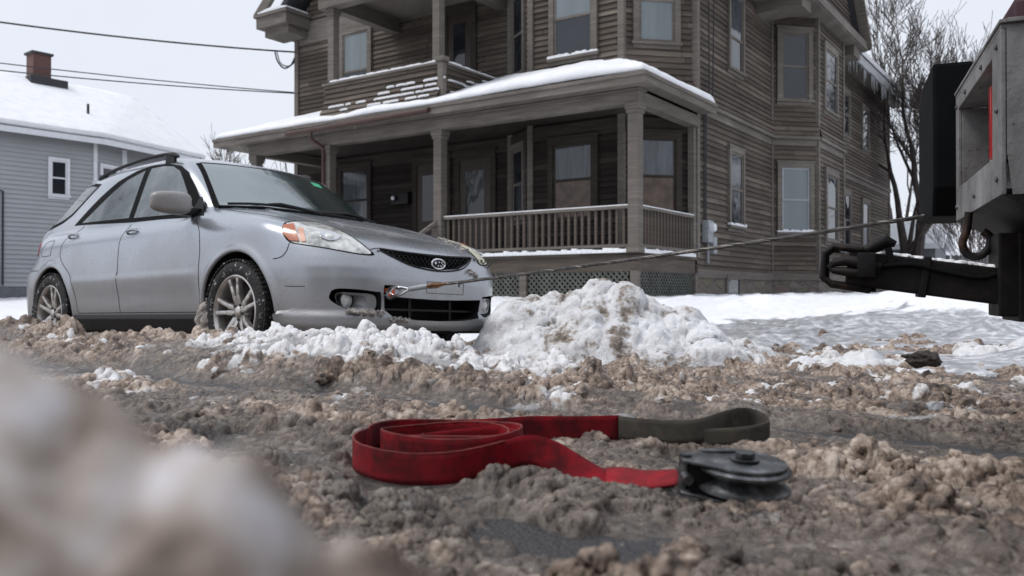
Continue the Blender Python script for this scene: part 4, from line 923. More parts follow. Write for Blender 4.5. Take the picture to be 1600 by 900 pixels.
# ---------------------------------------------------------------- trees and far houses
def tree(name, x, y, z0, H, label, seed, spread=.55, trunks=1, lean=0, r0=.16, depth=6, mat='bark', group=None, first=.28, shoots=None, minr=.0085, kids=(2,3)):
    rs = random.Random(seed); t = empty(name, (x, y, z0)); tag(t, label, 'tree', group)
    tr = MB(); br = MB(); cnt = [0]
    def grow(p, d, L, r, lv, mb):
        n = 4; pts = [p]; rad = [r]; q = p.copy(); dd = d.copy()
        for i in range(n):
            dd = (dd + Vector((rs.gauss(0,.10), rs.gauss(0,.10), rs.gauss(.04,.06)))).normalized(); q = q + dd*L/n; pts.append(q.copy()); rad.append(max(minr, r*(1-.42*(i+1)/n)))
        mb.tube(pts, rad, 8 if lv < 2 else (5 if lv < 4 else 3), cap=False); cnt[0] += 1
        if lv >= depth: return
        k = rs.randint(*kids) + (1 if lv >= 3 else 0)
        for j in range(k):
            f_ = 1.0 if j == 0 else rs.uniform(.35, .95); idx = min(n, max(1, int(round(f_*n)))); bp = pts[idx]
            ang = rs.uniform(.12,.3) if j == 0 else rs.uniform(.35, .75)*spread/.55; az = rs.uniform(0, 6.283)
            o_ = dd.orthogonal().normalized(); o_.rotate(Matrix.Rotation(az, 3, dd)); nd = (dd*math.cos(ang) + o_*math.sin(ang)).normalized(); nd.z += .10; nd.normalize()
            grow(bp, nd, L*(rs.uniform(.72,.92) if j == 0 else rs.uniform(.55,.85)), max(minr, rad[idx]*(.9 if j == 0 else .62)), lv+1, br if lv+1 >= 2 else tr)
    for k in range(trunks):
        a = rs.uniform(-.2,.2) + (lean if k == 0 else -lean*1.2); grow(Vector((k*.35*0,0,-.2)), Vector((math.sin(a), rs.uniform(-.15,.15), 1)).normalized(), H*first, r0*(1 if k == 0 else .8), 0, tr)
    tr.build('trunk', M[mat], t, True, fix=False); br.build('branch', M[mat if mat == 'twig' else 'bark'], t, True, fix=False); return t
tree('bare_tree', 12.75, 27.5, .3, 9.2, 'tall bare tree with a forked trunk between the brown house and the truck', 12, trunks=2, lean=.18, r0=.24, depth=7, first=.30, spread=.5)
tree('bare_tree', 15.6, 35, .3, 12.5, 'bare tree standing further back behind the house eave', 33, r0=.2, depth=7, first=.30, spread=.5)
tree('bare_tree', -13.0, 39, .3, 6.3, 'small bare tree seen between the blue grey house and the porch roof', 8, r0=.10, depth=6, first=.28, minr=.012)
tree('bare_tree', -17.5, 62, .3, 12.0, 'hazy bare tree far behind the porch roof corner', 18, r0=.14, depth=6, minr=.014)
tree('leafless_shrub', 12.6, 22.8, .25, 3.1, 'brown leafless shrub under the truck box beside the boom', 5, trunks=9, lean=.28, r0=.035, depth=5, mat='twig', spread=.4, first=.36, minr=.005)
tree('leafless_shrub', -6.9, 24.5, .25, 3.6, 'snowy shrub seen under the left end of the porch roof', 51, trunks=7, lean=.3, r0=.03, depth=5, mat='twig', spread=.6, first=.34)
tree('bare_tree', -19.5, 12.5, .1, 9, 'bare street tree left of the frame', 71, r0=.2, depth=6)
tree('bare_tree', -22.0, 18, .1, 9, 'bare tree beside the street further left', 73, r0=.2, depth=6)
def cottage(name, x, y, rz, w, d, h, rh, wall, label, wins=()):
    o = empty(name, (x, y, .2), rz); tag(o, label, 'house')
    a = MB(); a.box(-w/2,w/2,-d/2,d/2,-.3,h); a.add([(-w/2,-d/2,h),(-w/2,d/2,h),(-w/2,0,h+rh),(w/2,-d/2,h),(w/2,d/2,h),(w/2,0,h+rh)], [(0,1,2),(5,4,3)]); a.build('wall', M[wall], o)
    a = MB(); slab(a, [(w/2+.3,-d/2-.35,h-.15),(-w/2-.3,-d/2-.35,h-.15),(-w/2-.3,0,h+rh),(w/2+.3,0,h+rh)][::-1], -.22); slab(a, [(w/2+.3,d/2+.35,h-.15),(-w/2-.3,d/2+.35,h-.15),(-w/2-.3,0,h+rh),(w/2+.3,0,h+rh)], -.22); a.build('roof', M['snow'], o)
    for (wx, wz) in wins:
        a = MB(); a.box(wx-.5,wx+.5,-d/2-.06,-d/2-.005,wz,wz+1.3); w_ = a.build('window', M['trimwhite'], o); a = MB(); a.box(wx-.4,wx+.4,-d/2-.07,-d/2-.061,wz+.1,wz+1.2); a.build('pane', M['winglass'], w_)
cottage('small_house', 22.2, 46, .2, 5, 6, 2.4, 1.6, 'greyhouse', 'small grey outbuilding with snow on its roof behind the bare tree', [(-1.5,.9)])
cottage('small_house', 29.5, 55, -.35, 8, 7, 3.2, 2.3, 'redhouse', 'faded red house with snowy roof seen past the leafless shrub', [(-2,1.0),(1.5,1.0)])
cottage('small_house', 15.0, 32.6, -.6, 2.2, 2.5, 2.1, .8, 'greyhouse', 'narrow grey shed with white trim at the back corner of the brown house')
cottage('distant_house', -34, 70, .3, 11, 9, 5.0, 3.2, 'greyhouse', 'distant house with snowy roof behind the blue grey house', [(-3,1.5),(2,1.5)])
# ---------------------------------------------------------------- overhead wires
def wire(pts, r, label):
    a = MB(); a.tube(pts, r, 5); tag(a.build('overhead_wire', M['cable'], None, True), label, 'wire', 'overhead wires')
def sag(a, b, s, n=24): return [Vector(a).lerp(Vector(b), i/n) - Vector((0,0,s*4*(i/n)*(1-i/n))) for i in range(n+1)]
def P(px, py, Y): return ((px-800)/1347*Y, Y, .32+(460-py)/1347*Y)
hc = Vector((2.006-.823*10.5+.568*2.06, 14+.568*10.5+.823*2.06, 0))
wire(sag((-17.5,17.2,7.0), (hc.x, hc.y, 6.42), .25), .022, 'thick overhead service wire, uppermost, ending in a loop at the house corner')
wire(sag((-17.5,17.2,5.95), (hc.x, hc.y, 5.40), .14), .013, 'thin overhead wire crossing in front of the brick chimney')
wire(sag((-17.5,17.2,5.72), (hc.x, hc.y, 5.38), .18), .014, 'lowest overhead wire crossing just below the chimney top')
a = MB(); q = hc + Vector((0,0,6.42))
a.tube(spline([q+Vector((-.5,-.02,.0)), q+Vector((-.42,-.05,-.25)), q+Vector((-.25,-.05,-.42)), q+Vector((-.05,-.03,-.30)), q+Vector((0,0,-.2))], 6), .02, 6); a.tube(spline([q+Vector((-.45,-.02,.0)), q+Vector((-.34,-.06,-.3)), q+Vector((-.12,-.05,-.36)), q+Vector((0,0,-.12))], 6), .014, 6)
tag(a.build('service_loop', M['cable'], None, True), 'drooping wire loop hanging at the left corner of the brown house', 'wire')

for x_, y_, rz_, w_, wl_ in ((-11,-17,.25,11,'redhouse'),(4,-15,-.1,10,'greyhouse'),(18,-16,-.3,11,'redhouse')):  # added out of view to cut frontal light and darken reflections
    cottage('added_street_house', x_, y_, rz_+math.pi, w_, 9, 6.2, 3.4, wl_, 'added house across the street behind the viewpoint, unseen, blocking light, ' + {-11:'faded red, furthest left', 4:'grey, in the middle', 18:'faded red, furthest right'}[x_], [(-3,1.2),(0,3.6),(3,1.2)])
# ---------------------------------------------------------------- the silver car (nose along +x)
CAR_T = (-1.13720618, 5.7680779, -.12317274)
def rotm(y_, p_, r_):
    cy,sy,cp,sp,cr_,sr = math.cos(y_),math.sin(y_),math.cos(p_),math.sin(p_),math.cos(r_),math.sin(r_)
    return Matrix(((cy,-sy,0),(sy,cy,0),(0,0,1))) @ Matrix(((cp,0,sp),(0,1,0),(-sp,0,cp))) @ Matrix(((1,0,0),(0,cr_,-sr),(0,sr,cr_)))
CM = rotm(R(-39.27505648), R(-1.0273627), R(-1.97013665))
car = empty('parked_car', CAR_T); car.rotation_euler = CM.to_euler()
tag(car, 'silver station wagon stuck in slush, winch cable hooked to its front bumper', 'car')
# closed body surface: a box grid pushed onto the implicit surface
def car_shell(step=.0135):
    x0, x1, y0, y1, z0, z1 = -3.45, .93, -.86, .86, .16, 1.5
    nx, ny, nz = int((x1-x0)/step), int((y1-y0)/step), int((z1-z0)/step); V = []; Fc = []; n0 = 0
    gx, gy, gz = np.linspace(x0,x1,nx), np.linspace(y0,y1,ny), np.linspace(z0,z1,nz)
    def face(U, Vv, f3, flip):
        nonlocal n0
        A, B = np.meshgrid(U, Vv, indexing='ij'); P_ = f3(A.ravel(), B.ravel()); n, m = A.shape; i = np.arange(n*m).reshape(n, m) + n0
        q = np.stack([i[:-1,:-1], i[1:,:-1], i[1:,1:], i[:-1,1:]], -1).reshape(-1, 4)
        if flip: q = q[:, ::-1]
        V.append(P_); Fc.append(q); n0 += n*m
    one = np.ones_like
    face(gx, gy, lambda a, b: np.c_[a, b, one(a)*z1], False); face(gx, gy, lambda a, b: np.c_[a, b, one(a)*z0], True)
    face(gx, gz, lambda a, b: np.c_[a, one(a)*y0, b], False); face(gx, gz, lambda a, b: np.c_[a, one(a)*y1, b], True)
    face(gy, gz, lambda a, b: np.c_[one(a)*x1, a, b], False); face(gy, gz, lambda a, b: np.c_[one(a)*x0, a, b], True)
    V = np.concatenate(V); Fc = np.concatenate(Fc)
    key = np.round(V*20000).astype(np.int64); _, first, inv = np.unique(key, axis=0, return_index=True, return_inverse=True); inv = inv.ravel()
    V = V[first]; Fc = inv[Fc]
    t = (V[:,0]-x0)/(x1-x0); O = np.c_[-2.75+t*3.25, V[:,1]*0, .62-.05*t]
    D = (V-O)*1.05; lo = np.zeros(len(V)); hi = np.ones(len(V))
    for _ in range(22):
        mid_ = (lo+hi)/2; p = O+mid_[:,None]*D; ins = F_car(*p.T) < 0; lo = np.where(ins, mid_, lo); hi = np.where(ins, hi, mid_)
    return O+lo[:,None]*D, Fc
V, Fq = car_shell()
body = mesh_np('car_body', V, Fq, [M['paint'], M['dark']], car, True)
def mirror(poly): return [(-p[0], *p[1:]) for p in poly][::-1]
GR = [(-.388,.672),(-.18,.662),(0,.658),(.18,.662),(.388,.672),(.31,.632),(.19,.590),(.0,.574),(-.19,.590),(-.31,.632)]
IN = [(-.415,.405),(-.2,.397),(0,.393),(.2,.397),(.415,.405),(.405,.33),(.37,.285),(.2,.268),(0,.264),(-.2,.268),(-.37,.285),(-.405,.33)]
FG = [(-.690,.405),(-.672,.437),(-.60,.440),(-.47,.428),(-.435,.415),(-.435,.300),(-.52,.306),(-.60,.322),(-.65,.345),(-.685,.375)]
cut = MB()
for wx in (.01, -2.52):
    for s_ in (-1, 1):
        prof = [(.368,0),(.368,.34)]; cut.lathe(prof, Matrix.Translation((wx, s_*.95, .31)) @ Matrix.Rotation(R(90*s_), 4, 'X'), 72)
# prisms use (y,z) sections extruded along x
MX = Matrix(((0,0,1,0),(1,0,0,0),(0,1,0,0),(0,0,0,1)))
def rpoly(p, n=5): return [tuple(q) for q in spline(p, n, True)]
cut.prism(GR, .70, 1.1, MX); cut.prism(IN, .68, 1.1, MX); cut.prism(rpoly(FG, 3), .52, 1.1, MX); cut.prism(rpoly(mirror(FG), 3), .52, 1.1, MX)
cut.prism([(-.418,.412),(-.418,.468),(-.345,.468),(-.345,.412)], .78, 1.1, MX)
co = cut.build('cutter', M['dark'], None)
md = body.modifiers.new('b', 'BOOLEAN'); md.operation = 'DIFFERENCE'; md.object = co
try: md.solver = 'MANIFOLD'
except Exception: md.solver = 'EXACT'
co.location = CAR_T; co.rotation_euler = car.rotation_euler
bpy.context.view_layer.update(); dg = bpy.context.evaluated_depsgraph_get(); me = bpy.data.meshes.new_from_object(body.evaluated_get(dg)); body.modifiers.clear()
print('car body polys', len(body.data.polygons), len(me.polygons))
if len(me.polygons) > 1000: body.data = me
bpy.data.objects.remove(co, do_unlink=True)
me = body.data
if len(me.materials) < 2: me.materials.append(M['dark'])
n = len(me.vertices); v_ = np.zeros(n*3, np.float32); me.vertices.foreach_get('co', v_); v_ = v_.reshape(-1, 3).astype(float); fv = F_car(*v_.T)
cen = np.zeros(len(me.polygons)*3, np.float32); me.polygons.foreach_get('center', cen); cen = cen.reshape(-1, 3).astype(float)
mi = (F_car(*cen.T) < -.006).astype(np.int32) | (cen[:,2] < .205).astype(np.int32); me.polygons.foreach_set('material_index', mi); me.polygons.foreach_set('use_smooth', np.ones(len(mi), bool)); me.set_sharp_from_angle(angle=R(40)); me.update()
# surface patches
def patch(name, poly, D, off, mat, parent, step=.02, res=None, O0=None, smoothp=0, t0=0., t1=3.0, rim=.004, uvax=None, thick=True):
    D = np.array(D, float); D /= np.linalg.norm(D)
    U = np.cross([0,0,1.], D); U = U/np.linalg.norm(U) if np.linalg.norm(U) > .1 else np.array([1.,0,0]); Wv = np.cross(D, U)
    P3 = np.array(poly, float)
    if P3.shape[1] == 3: uv = np.c_[P3@U, P3@Wv]
    else: uv = P3
    if smoothp: uv = np.array(spline(uv, smoothp, True))
    # resample the outline
    out = []
    for i in range(len(uv)):
        a, b = uv[i], uv[(i+1) % len(uv)]; n = max(1, int(np.linalg.norm(b-a)/step))
        for k in range(n): out.append(a+(b-a)*k/n)
    B = np.array(out); mn, mxx = B.min(0), B.max(0)
    gx, gy = np.meshgrid(np.arange(mn[0]+step/2, mxx[0], step), np.arange(mn[1]+step/2, mxx[1], step)); G = np.c_[gx.ravel(), gy.ravel()]
    ins = np.zeros(len(G), bool); j = len(B)-1
    for i in range(len(B)):
        xi, yi = B[i]; xj, yj = B[j]
        c_ = ((yi > G[:,1]) != (yj > G[:,1])) & (G[:,0] < (xj-xi)*(G[:,1]-yi)/((yj-yi) if yj != yi else 1e-9)+xi); ins ^= c_; j = i
    dmin = np.array([np.min(np.hypot(B[:,0]-g[0], B[:,1]-g[1])) for g in G]) if len(G) else np.zeros(0)
    G = G[ins & (dmin > step*.5)] if len(G) else G
    P2 = np.vstack([B, G]); r = delaunay_2d_cdt([Vector(p) for p in P2], [], [list(range(len(B)))], 1, 1e-6)
    v2 = np.array([tuple(v) for v in r[0]]); fs = [list(f) for f in r[2]]
    O = v2[:,:1]*U + v2[:,1:2]*Wv - D*1.6 + D*0; H = hit_car(O, D[None,:], 260, t1+1.6, t0)
    bad = np.isnan(H[:,0])
    if bad.any():
        good = np.where(~bad)[0]
        for i in np.where(bad)[0]:
            j = good[np.argmin(np.hypot(*(v2[good]-v2[i]).T))]; dd = (v2[i]-v2[j]); H[i] = H[j] + dd[0]*U + dd[1]*Wv
    N = nrm_car(H); P_ = H + N*off
    V = P_.tolist(); 
    if thick:
        # rim: skirt the boundary back into the body
        from collections import Counter
        ec = Counter(); 
        for f in fs:
            for a, b in zip(f, f[1:]+f[:1]): ec[(min(a,b),max(a,b))] += 1
        be = []
        for f in fs:
            for a, b in zip(f, f[1:]+f[:1]):
                if ec[(min(a,b),max(a,b))] == 1: be.append((a,b))
        mp = {}
        for a, b in be:
            for q in (a, b):
                if q not in mp: mp[q] = len(V); V.append((P_[q]-N[q]*(off+rim)).tolist())
        fs = fs + [[b, a, mp[a], mp[b]] for a, b in be]
    o = mesh_np(name, V, fs, mat, parent, True); bm = bmesh.new(); bm.from_mesh(o.data)
    bmesh.ops.recalc_face_normals(bm, faces=bm.faces)
    for f in bm.faces:
        pass
    s_ = sum(f.normal.dot(Vector(-D)) * f.calc_area() for f in bm.faces)
    if s_ < 0: bmesh.ops.reverse_faces(bm, faces=bm.faces)
    bm.to_mesh(o.data); bm.free(); o.data.polygons.foreach_set('use_smooth', np.ones(len(o.data.polygons), bool)); o.data.set_sharp_from_angle(angle=R(45)); return o
def many(P_, D, tm):
    P_ = np.array(P_, float); return hit_car(P_, np.array([D], float), 0, tm)
def onside(x, z, off=0., s=-1):
    h = hit_car(np.array([[x, s*1.3, z]]), np.array([[0, -s*1., 0]]), 200, 1.3)[0]; return h + nrm_car(h[None])[0]*off
def onfront(y, z, off=0.):
    h = hit_car(np.array([[1.6, y, z]]), np.array([[-1., 0, 0]]), 400, 3.2)[0]; return h + nrm_car(h[None])[0]*off
def ontop(x, y, off=0.):
    h = hit_car(np.array([[x, y, 2.0]]), np.array([[0., 0, -1.]]), 300, 1.9)[0]; return h + nrm_car(h[None])[0]*off
def ribbon(mb, pts, w, off):
    P_ = np.array(pts); N = nrm_car(P_); T_ = np.gradient(P_, axis=0); Sd = np.cross(N, T_); Sd /= np.linalg.norm(Sd, axis=1)[:,None]
    a = P_+Sd*w/2+N*off; b = P_-Sd*w/2+N*off; c = P_+Sd*w/2-N*.004; d = P_-Sd*w/2-N*.004; n = len(P_)
    vs = list(a)+list(b)+list(c)+list(d); fs = []
    for i in range(n-1): fs += [(i,i+1,n+i+1,n+i), (2*n+i,i,n*0+i,2*n+i)[:0] or (2*n+i,2*n+i+1,i+1,i), (n+i,n+i+1,3*n+i+1,3*n+i)]
    mb.add(vs, fs)
def sideline(pts, s=-1, n=6): return many([(p[0], s*1.3, p[1]) for p in spline(pts, n)], (0,-s*1.,0), 1.3)
ST = [(-2.46,1.008),(-2.30,1.095),(-2.10,1.20),(-1.874,1.308),(-1.644,1.37),(-1.461,1.390),(-1.239,1.380),(-1.02,1.337),(-.885,1.275),(-.737,1.154),(-.581,1.008),(-.45,.930),(-.63,.934),(-1.0,.947),(-1.408,.955),(-1.9,.978)]
GRr = [(-2.27,1.012),(-2.14,1.075),(-2.003,1.15),(-1.86,1.235),(-1.72,1.303),(-1.50,1.352),(-1.478,.990),(-1.9,1.0)]
GF = [(-1.42,1.358),(-1.26,1.358),(-1.11,1.338),(-.985,1.29),(-.90,1.22),(-.80,1.12),(-.70,1.02),(-.635,.965),(-1.0,.972),(-1.40,.984)]
DG = [(-3.10,1.01),(-3.02,1.075),(-2.86,1.19),(-2.70,1.295),(-2.55,1.345),(-2.36,1.35),(-2.20,1.325),(-2.46,1.19),(-2.62,1.11),(-2.80,1.06)]
for s_, D in ((-1, (0,1,0)), (1, (0,-1,0))):
    cv = lambda poly: [(x, s_*.7, z) for x, z in poly]
    tr_ = patch('window_trim', cv(ST), D, .003, M['rubber'], car, .03)
    patch('pane', cv(GRr), D, .0055, M['cglass'], tr_, .03); patch('pane', cv(GF), D, .0055, M['cglass'], tr_, .03)
    q = patch('quarter_window', cv(DG), D, .003, M['rubber'], car, .03)
    cx_ = sum(p[0] for p in DG)/len(DG); cz_ = sum(p[1] for p in DG)/len(DG)
    patch('pane', cv([(cx_+(x-cx_)*.90, cz_+(z-cz_)*.84) for x, z in DG]), D, .0055, M['cglass'], q, .03)
    g = MB()
    for ln in ([(-.50,.905),(-.415,.83),(-.385,.72),(-.385,.60),(-.39,.46),(-.365,.315)], [(-1.41,.94),(-1.43,.8),(-1.43,.6),(-1.43,.45),(-1.425,.315)], [(-2.2,.985),(-2.33,.93),(-2.37,.86),(-2.37,.75),(-2.30,.68),(-2.18,.60),(-2.11,.48),(-2.08,.315)], [(-.365,.312),(-.8,.312),(-1.4,.312),(-2.08,.312)],
               [(.375,.612),(.41,.614),(.445,.625),(.468,.655),(.474,.70)], [(-2.78,.655),(-2.85,.655),(-2.95,.655),(-3.04,.655)]):
        g = MB(); ribbon(g, sideline(ln, s_), .0055, .0012); g.build('panel_gap', M['seam'], car)
    if s_ == -1:
        f = MB(); fd = [(-2.72,.765),(-2.58,.765),(-2.56,.785),(-2.57,.87),(-2.60,.89),(-2.70,.885),(-2.735,.86),(-2.74,.79)]
        ribbon(f, [onside(p[0], p[1]) for p in spline(fd+[fd[0]], 4)], .0045, .0012); f.build('fuel_door', M['seam'], car)
    # sill below the doors
    a = MB(); pr = [(-2.12,.305),(-.36,.305),(-.36,.17),(-2.12,.17)]
    a.add([(x, s_*y, z) for x in (-2.14,-.345) for y, z in ((.60,.30),(.815,.30),(.825,.27),(.80,.19),(.76,.15),(.60,.15))], [(0,1,2,3,4,5),(11,10,9,8,7,6)]+[(i, 6+i, 6+(i+1)%6, (i+1)%6) for i in range(6)])
    a.build('sill', M['paintdark'], car, bevel=.006)
    # handles
    for hx in (-1.285, -2.245):
        zc = .868 if hx > -2 else .895
        c0 = onside(hx, zc, 0, s_)
        rc = patch('door_handle', cv([(hx-.062,zc-.030),(hx+.03,zc-.030),(hx+.055,zc-.012),(hx+.06,zc+.028),(hx+.045,zc+.036),(hx-.045,zc+.034),(hx-.065,zc+.01)]), D, .0015, M['paint'], car, .012, smoothp=3)
        patch('recess', cv([(hx-.035,zc+.012),(hx+.025,zc+.012),(hx+.03,zc+.028),(hx-.03,zc+.028)]), D, .003, M['seam'], rc, .012)
        a = MB(); a.tube([onside(hx-.068, zc-.004, .004, s_), onside(hx-.045, zc, .020, s_), onside(hx, zc+.004, .025, s_), onside(hx+.045, zc+.006, .020, s_), onside(hx+.062, zc+.006, .004, s_)], [.008,.011,.012,.011,.008], 8); a.build('grip', M['paint'], rc, True)
    # wheel arch liners read dark through the boolean; lip ring
    for wx in (.01, -2.52):
        a = MB(); pts = []
        for k in range(41):
            t = math.pi*(-.12+1.24*k/40); x_, z_ = wx+.371*math.cos(t), .31+.371*math.sin(t)
            if z_ < .24: continue
            h = onside(wx+.385*math.cos(t), .31+.385*math.sin(t), 0, s_); pts.append((x_, h[1]-s_*.012, z_))
        a.tube(pts, .012, 8); a.build('arch_lip', M['paint'], car, True)
# black pillar strip between the two panes, seen raised
# windscreen
WS = [(-.60,1.375),(-.35,1.38),(0,1.383),(.35,1.38),(.60,1.375),(.64,1.25),(.70,1.08),(.725,.985),(.45,.985),(0,.985),(-.45,.985),(-.725,.985),(-.70,1.08),(-.64,1.25)]
def wpoly(inset, top): 
    # built per height: edge just inboard of the pillar
    L_ = []
    for z_ in (.99,1.05,1.12,1.2,1.28,1.335,1.35):
        w_ = .752-.34*(z_-.95)-.12*max(0,z_-1.2)**2-.045; L_.append((w_-inset, z_))
    L_.append((L_[-1][0]-.05, top-.006)); L_.append((L_[-1][0]-.15, top))
    return [(-a_, b_) for a_, b_ in L_] + [(0, top+.004)] + [(a_, b_) for a_, b_ in L_[::-1]]
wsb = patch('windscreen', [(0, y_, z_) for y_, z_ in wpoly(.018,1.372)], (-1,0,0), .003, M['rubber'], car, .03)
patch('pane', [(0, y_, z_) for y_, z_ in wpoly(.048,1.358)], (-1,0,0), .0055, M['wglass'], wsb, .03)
patch('sticker', [(0,.315,1.285),(0,.405,1.280),(0,.405,1.315),(0,.315,1.32)], (-1,0,0), .0075, plain('green_sticker', (.05,.42,.22), .5), wsb, .02)
a = MB()
for ys, ye in ((-.60,-.02),(.02,.56)):
    pts = [onfront(ys+(ye-ys)*t, 1.004+.018*math.sin(t*3.1), .022) for t in np.linspace(0,1,9)]; a.tube(pts, .009, 6)
    a.tube([onfront(ys+(ye-ys)*.45, 1.02, .028), onfront(ys+(ye-ys)*.6, 1.02, .035), onfront(ys+(ye-ys)*.8, 1.006, .03), onfront(ye, .985, .015)], [.007,.013,.013,.012], 6)
a.build('wiper', M['paintdark'], car, True)
# cowl strip
a = MB(); cp = [onfront(y_, .992, .006) for y_ in np.linspace(-.66,.66,25)]; a.tube(cp, .012, 6); a.build('cowl', M['rubber'], car, True)
# hood shut lines
a = MB()
for s_ in (-1, 1):
    ribbon(a, many([(x_, s_*y_, 2.) for x_, y_ in spline([(.36,.600),(.2,.64),(0,.665),(-.25,.68),(-.42,.685)], 5)], (0,0,-1), 1.9), .005, .0012); a.build('hood_gap', M['seam'], car); a = MB()
ribbon(a, [onfront(y_, z_) for y_, z_ in spline([(-.455,.672),(-.38,.684),(-.2,.676),(0,.673),(.2,.676),(.38,.684),(.455,.672)], 4)], .006, .0015)
a.build('hood_gap', M['seam'], car)
# headlights
HLp = [(.365,-.752,.815),(.352,-.712,.836),(.36,-.62,.850),(.41,-.53,.845),(.546,-.488,.797),(.697,-.480,.730),(.773,-.468,.680),(.816,-.452,.638),(.787,-.545,.637),(.673,-.681,.665),(.543,-.759,.688),(.471,-.784,.704),(.410,-.787,.757)]
def sc3(poly, k, c=None):
    P_ = np.array(poly); c = P_.mean(0) if c is None else np.array(c); return (c+(P_-c)*k).tolist()
for s_ in (-1, 1):
    fl_ = (lambda p: [(x, -s_*y*1.0 if False else (y if s_ < 0 else -y), z) for x, y, z in p]); Dh = (-.79, .61 if s_ < 0 else -.61, .12)
    hl = patch('headlight', fl_(HLp), Dh, .002, M['rubber'], car, .02, smoothp=3)
    hl['label'] = 'clear headlight with amber corner' if s_ < 0 else 'yellowed far headlight'
    patch('reflector', fl_(sc3(HLp, .93)), Dh, .0045, M['reflector'] if s_ < 0 else M['lens_old'], hl, .02, smoothp=3)
    am = [(.378,-.757,.806),(.432,-.727,.812),(.512,-.742,.708),(.470,-.777,.712),(.418,-.785,.752)]
    patch('amber_marker', fl_(am), Dh, .012, M['amber'], hl, .015)
    am2 = [(.455,-.715,.790),(.487,-.700,.785),(.560,-.735,.705),(.535,-.748,.703)]
    patch('turn_signal', fl_(am2), Dh, .010, plain('pale_amber', (.75,.42,.30), .3), hl, .015)
    # projector bowl
    c0 = np.array([.615,-.615,.745]); c0[1] *= 1 if s_ < 0 else -1; nn = nrm_car(c0[None])[0]; q_ = Vector(nn).to_track_quat('Z','Y').to_matrix().to_4x4()
    h_ = hit_car(np.array([c0-np.array(Dh)*1.0]), np.array([Dh]), 200, 2)[0]
    a = MB(); a.lathe([(.056,.002),(.057,.008),(.052,.009),(.046,.006),(.034,.004),(.0,.003)], Matrix.Translation(h_) @ q_, 24); a.build('projector', M['chrome'], hl, True)
    a = MB(); a.lathe([(.028,.004),(.024,.009),(.014,.012),(0,.013)], Matrix.Translation(h_ ) @ q_, 20); a.build('bulb', M['reflector'], hl, True)
# grille mesh and emblem
a = MB()
for k in range(26):
    u = -.42+k*.036; a.bar((.79,u,.552),(.80,u+.13,.672),.006,.004,up=(1,0,0))
for k in range(26):
    u = -.42+k*.036; a.bar((.793,u+.13,.552),(.803,u,.672),.006,.004,up=(1,0,0))
cc_ = a.build('grille', M['paintdark'], car)
a = MB(); a.tube([onfront(y_, z_, .006) for y_, z_ in [(-.388,.676),(-.2,.666),(0,.662),(.2,.666),(.388,.676)]], .007, 6); a.tube([onfront(y_, z_, .004) for y_, z_ in spline([(-.395,.672),(-.31,.627),(-.19,.585),(0,.568),(.19,.585),(.31,.627),(.395,.672)], 4)], .005, 6); a.build('grille_frame', M['paintdark'], cc_, True)
a = MB(); ec = Vector((.885,.0,.612))
a.tube([ec+Vector((0,.056*math.cos(t),.030*math.sin(t))) for t in np.linspace(0,6.283,41)[:-1]], .005, 8, close=True)
for (y_, z_, r_) in ((-.026,.005,.015),(.004,.011,.009),(.026,.009,.009),(-.003,-.011,.009),(.020,-.012,.009),(.037,-.003,.008)):
    pts = []
    for k in range(12):
        rr = (r_, r_*.3, r_*.42 if False else r_*.3)[0 if k % 3 == 0 else 1]; t = k*math.pi/6; pts.append((y_+rr*math.cos(t), z_+rr*math.sin(t)))
    a.prism([(ec.y+p, ec.z+q) for p, q in pts], .880, .889, MX)
em = a.build('emblem', M['chrome'], cc_, True)
a = MB(); a.prism([(.051*math.cos(t), .612+.026*math.sin(t)) for t in np.linspace(0,6.283,33)[:-1]], .872, .880, MX); a.build('emblem_back', M['paintdark'], em)
# lower intake bars
a = MB(); a.bar((.80,-.40,.330),(.80,.40,.330),.02,.012); a.bar((.79,-.15,.27),(.79,-.15,.40),.02,.012); a.bar((.79,.2,.27),(.79,.2,.40),.02,.012); a.build('intake_grille', M['paintdark'], car)
# fog lamps
for s_ in (-1, 1):
    a = MB(); y0_ = .53*s_
    bz = [(-.655,.415),(-.56,.418),(-.455,.405),(-.445,.33),(-.52,.318),(-.60,.330),(-.645,.36)]; bz = bz if s_ < 0 else mirror(bz)
    bzl = rpoly(bz, 4); n_ = len(bzl)
    outer = [Vector((onfront(y_*.985, z_)[0]-.030, y_, z_)) for y_, z_ in bzl]; cy_ = .585*s_; cz_ = .378
    mid_r = [Vector((o_.x-.022, cy_+(o_.y-cy_)*.62, cz_+(o_.z-cz_)*.70)) for o_ in outer]; inn = [Vector((.705, cy_+.050*math.cos(2*math.pi*k/n_), cz_+.040*math.sin(2*math.pi*k/n_))) for k in range(n_)]
    # align the ring start
    st_ = min(range(n_), key=lambda k: (inn[k]-Vector((.705, mid_r[0].y, mid_r[0].z))).length); dr_ = 1 if (inn[(st_+1)%n_]-mid_r[1]).length < (inn[st_-1]-mid_r[1]).length else -1
    inn = [inn[(st_+dr_*k) % n_] for k in range(n_)]
    vs = outer+mid_r+inn; a.add(vs, [(i, (i+1)%n_, n_+(i+1)%n_, n_+i) for i in range(n_)] + [(n_+i, n_+(i+1)%n_, 2*n_+(i+1)%n_, 2*n_+i) for i in range(n_)])
    fb = a.build('fog_lamp_surround', M['paint'], car, True)
    a = MB(); a.lathe([(.046,0),(.046,.012),(.036,.020),(.018,.026),(0,.028)], Matrix.Translation((.722, cy_, cz_)) @ Matrix.Rotation(R(90),4,'Y') @ Matrix.Rotation(0,4,'X'), 24); fl2_ = a.build('fog_lamp', M['reflector'], fb, True)
    a = MB(); a.lathe([(.050,-.01),(.050,.014),(.045,.016)], Matrix.Translation((.722, cy_, cz_)) @ Matrix.Rotation(R(90),4,'Y'), 24); a.build('lamp_ring', M['paintdark'], fb, True)
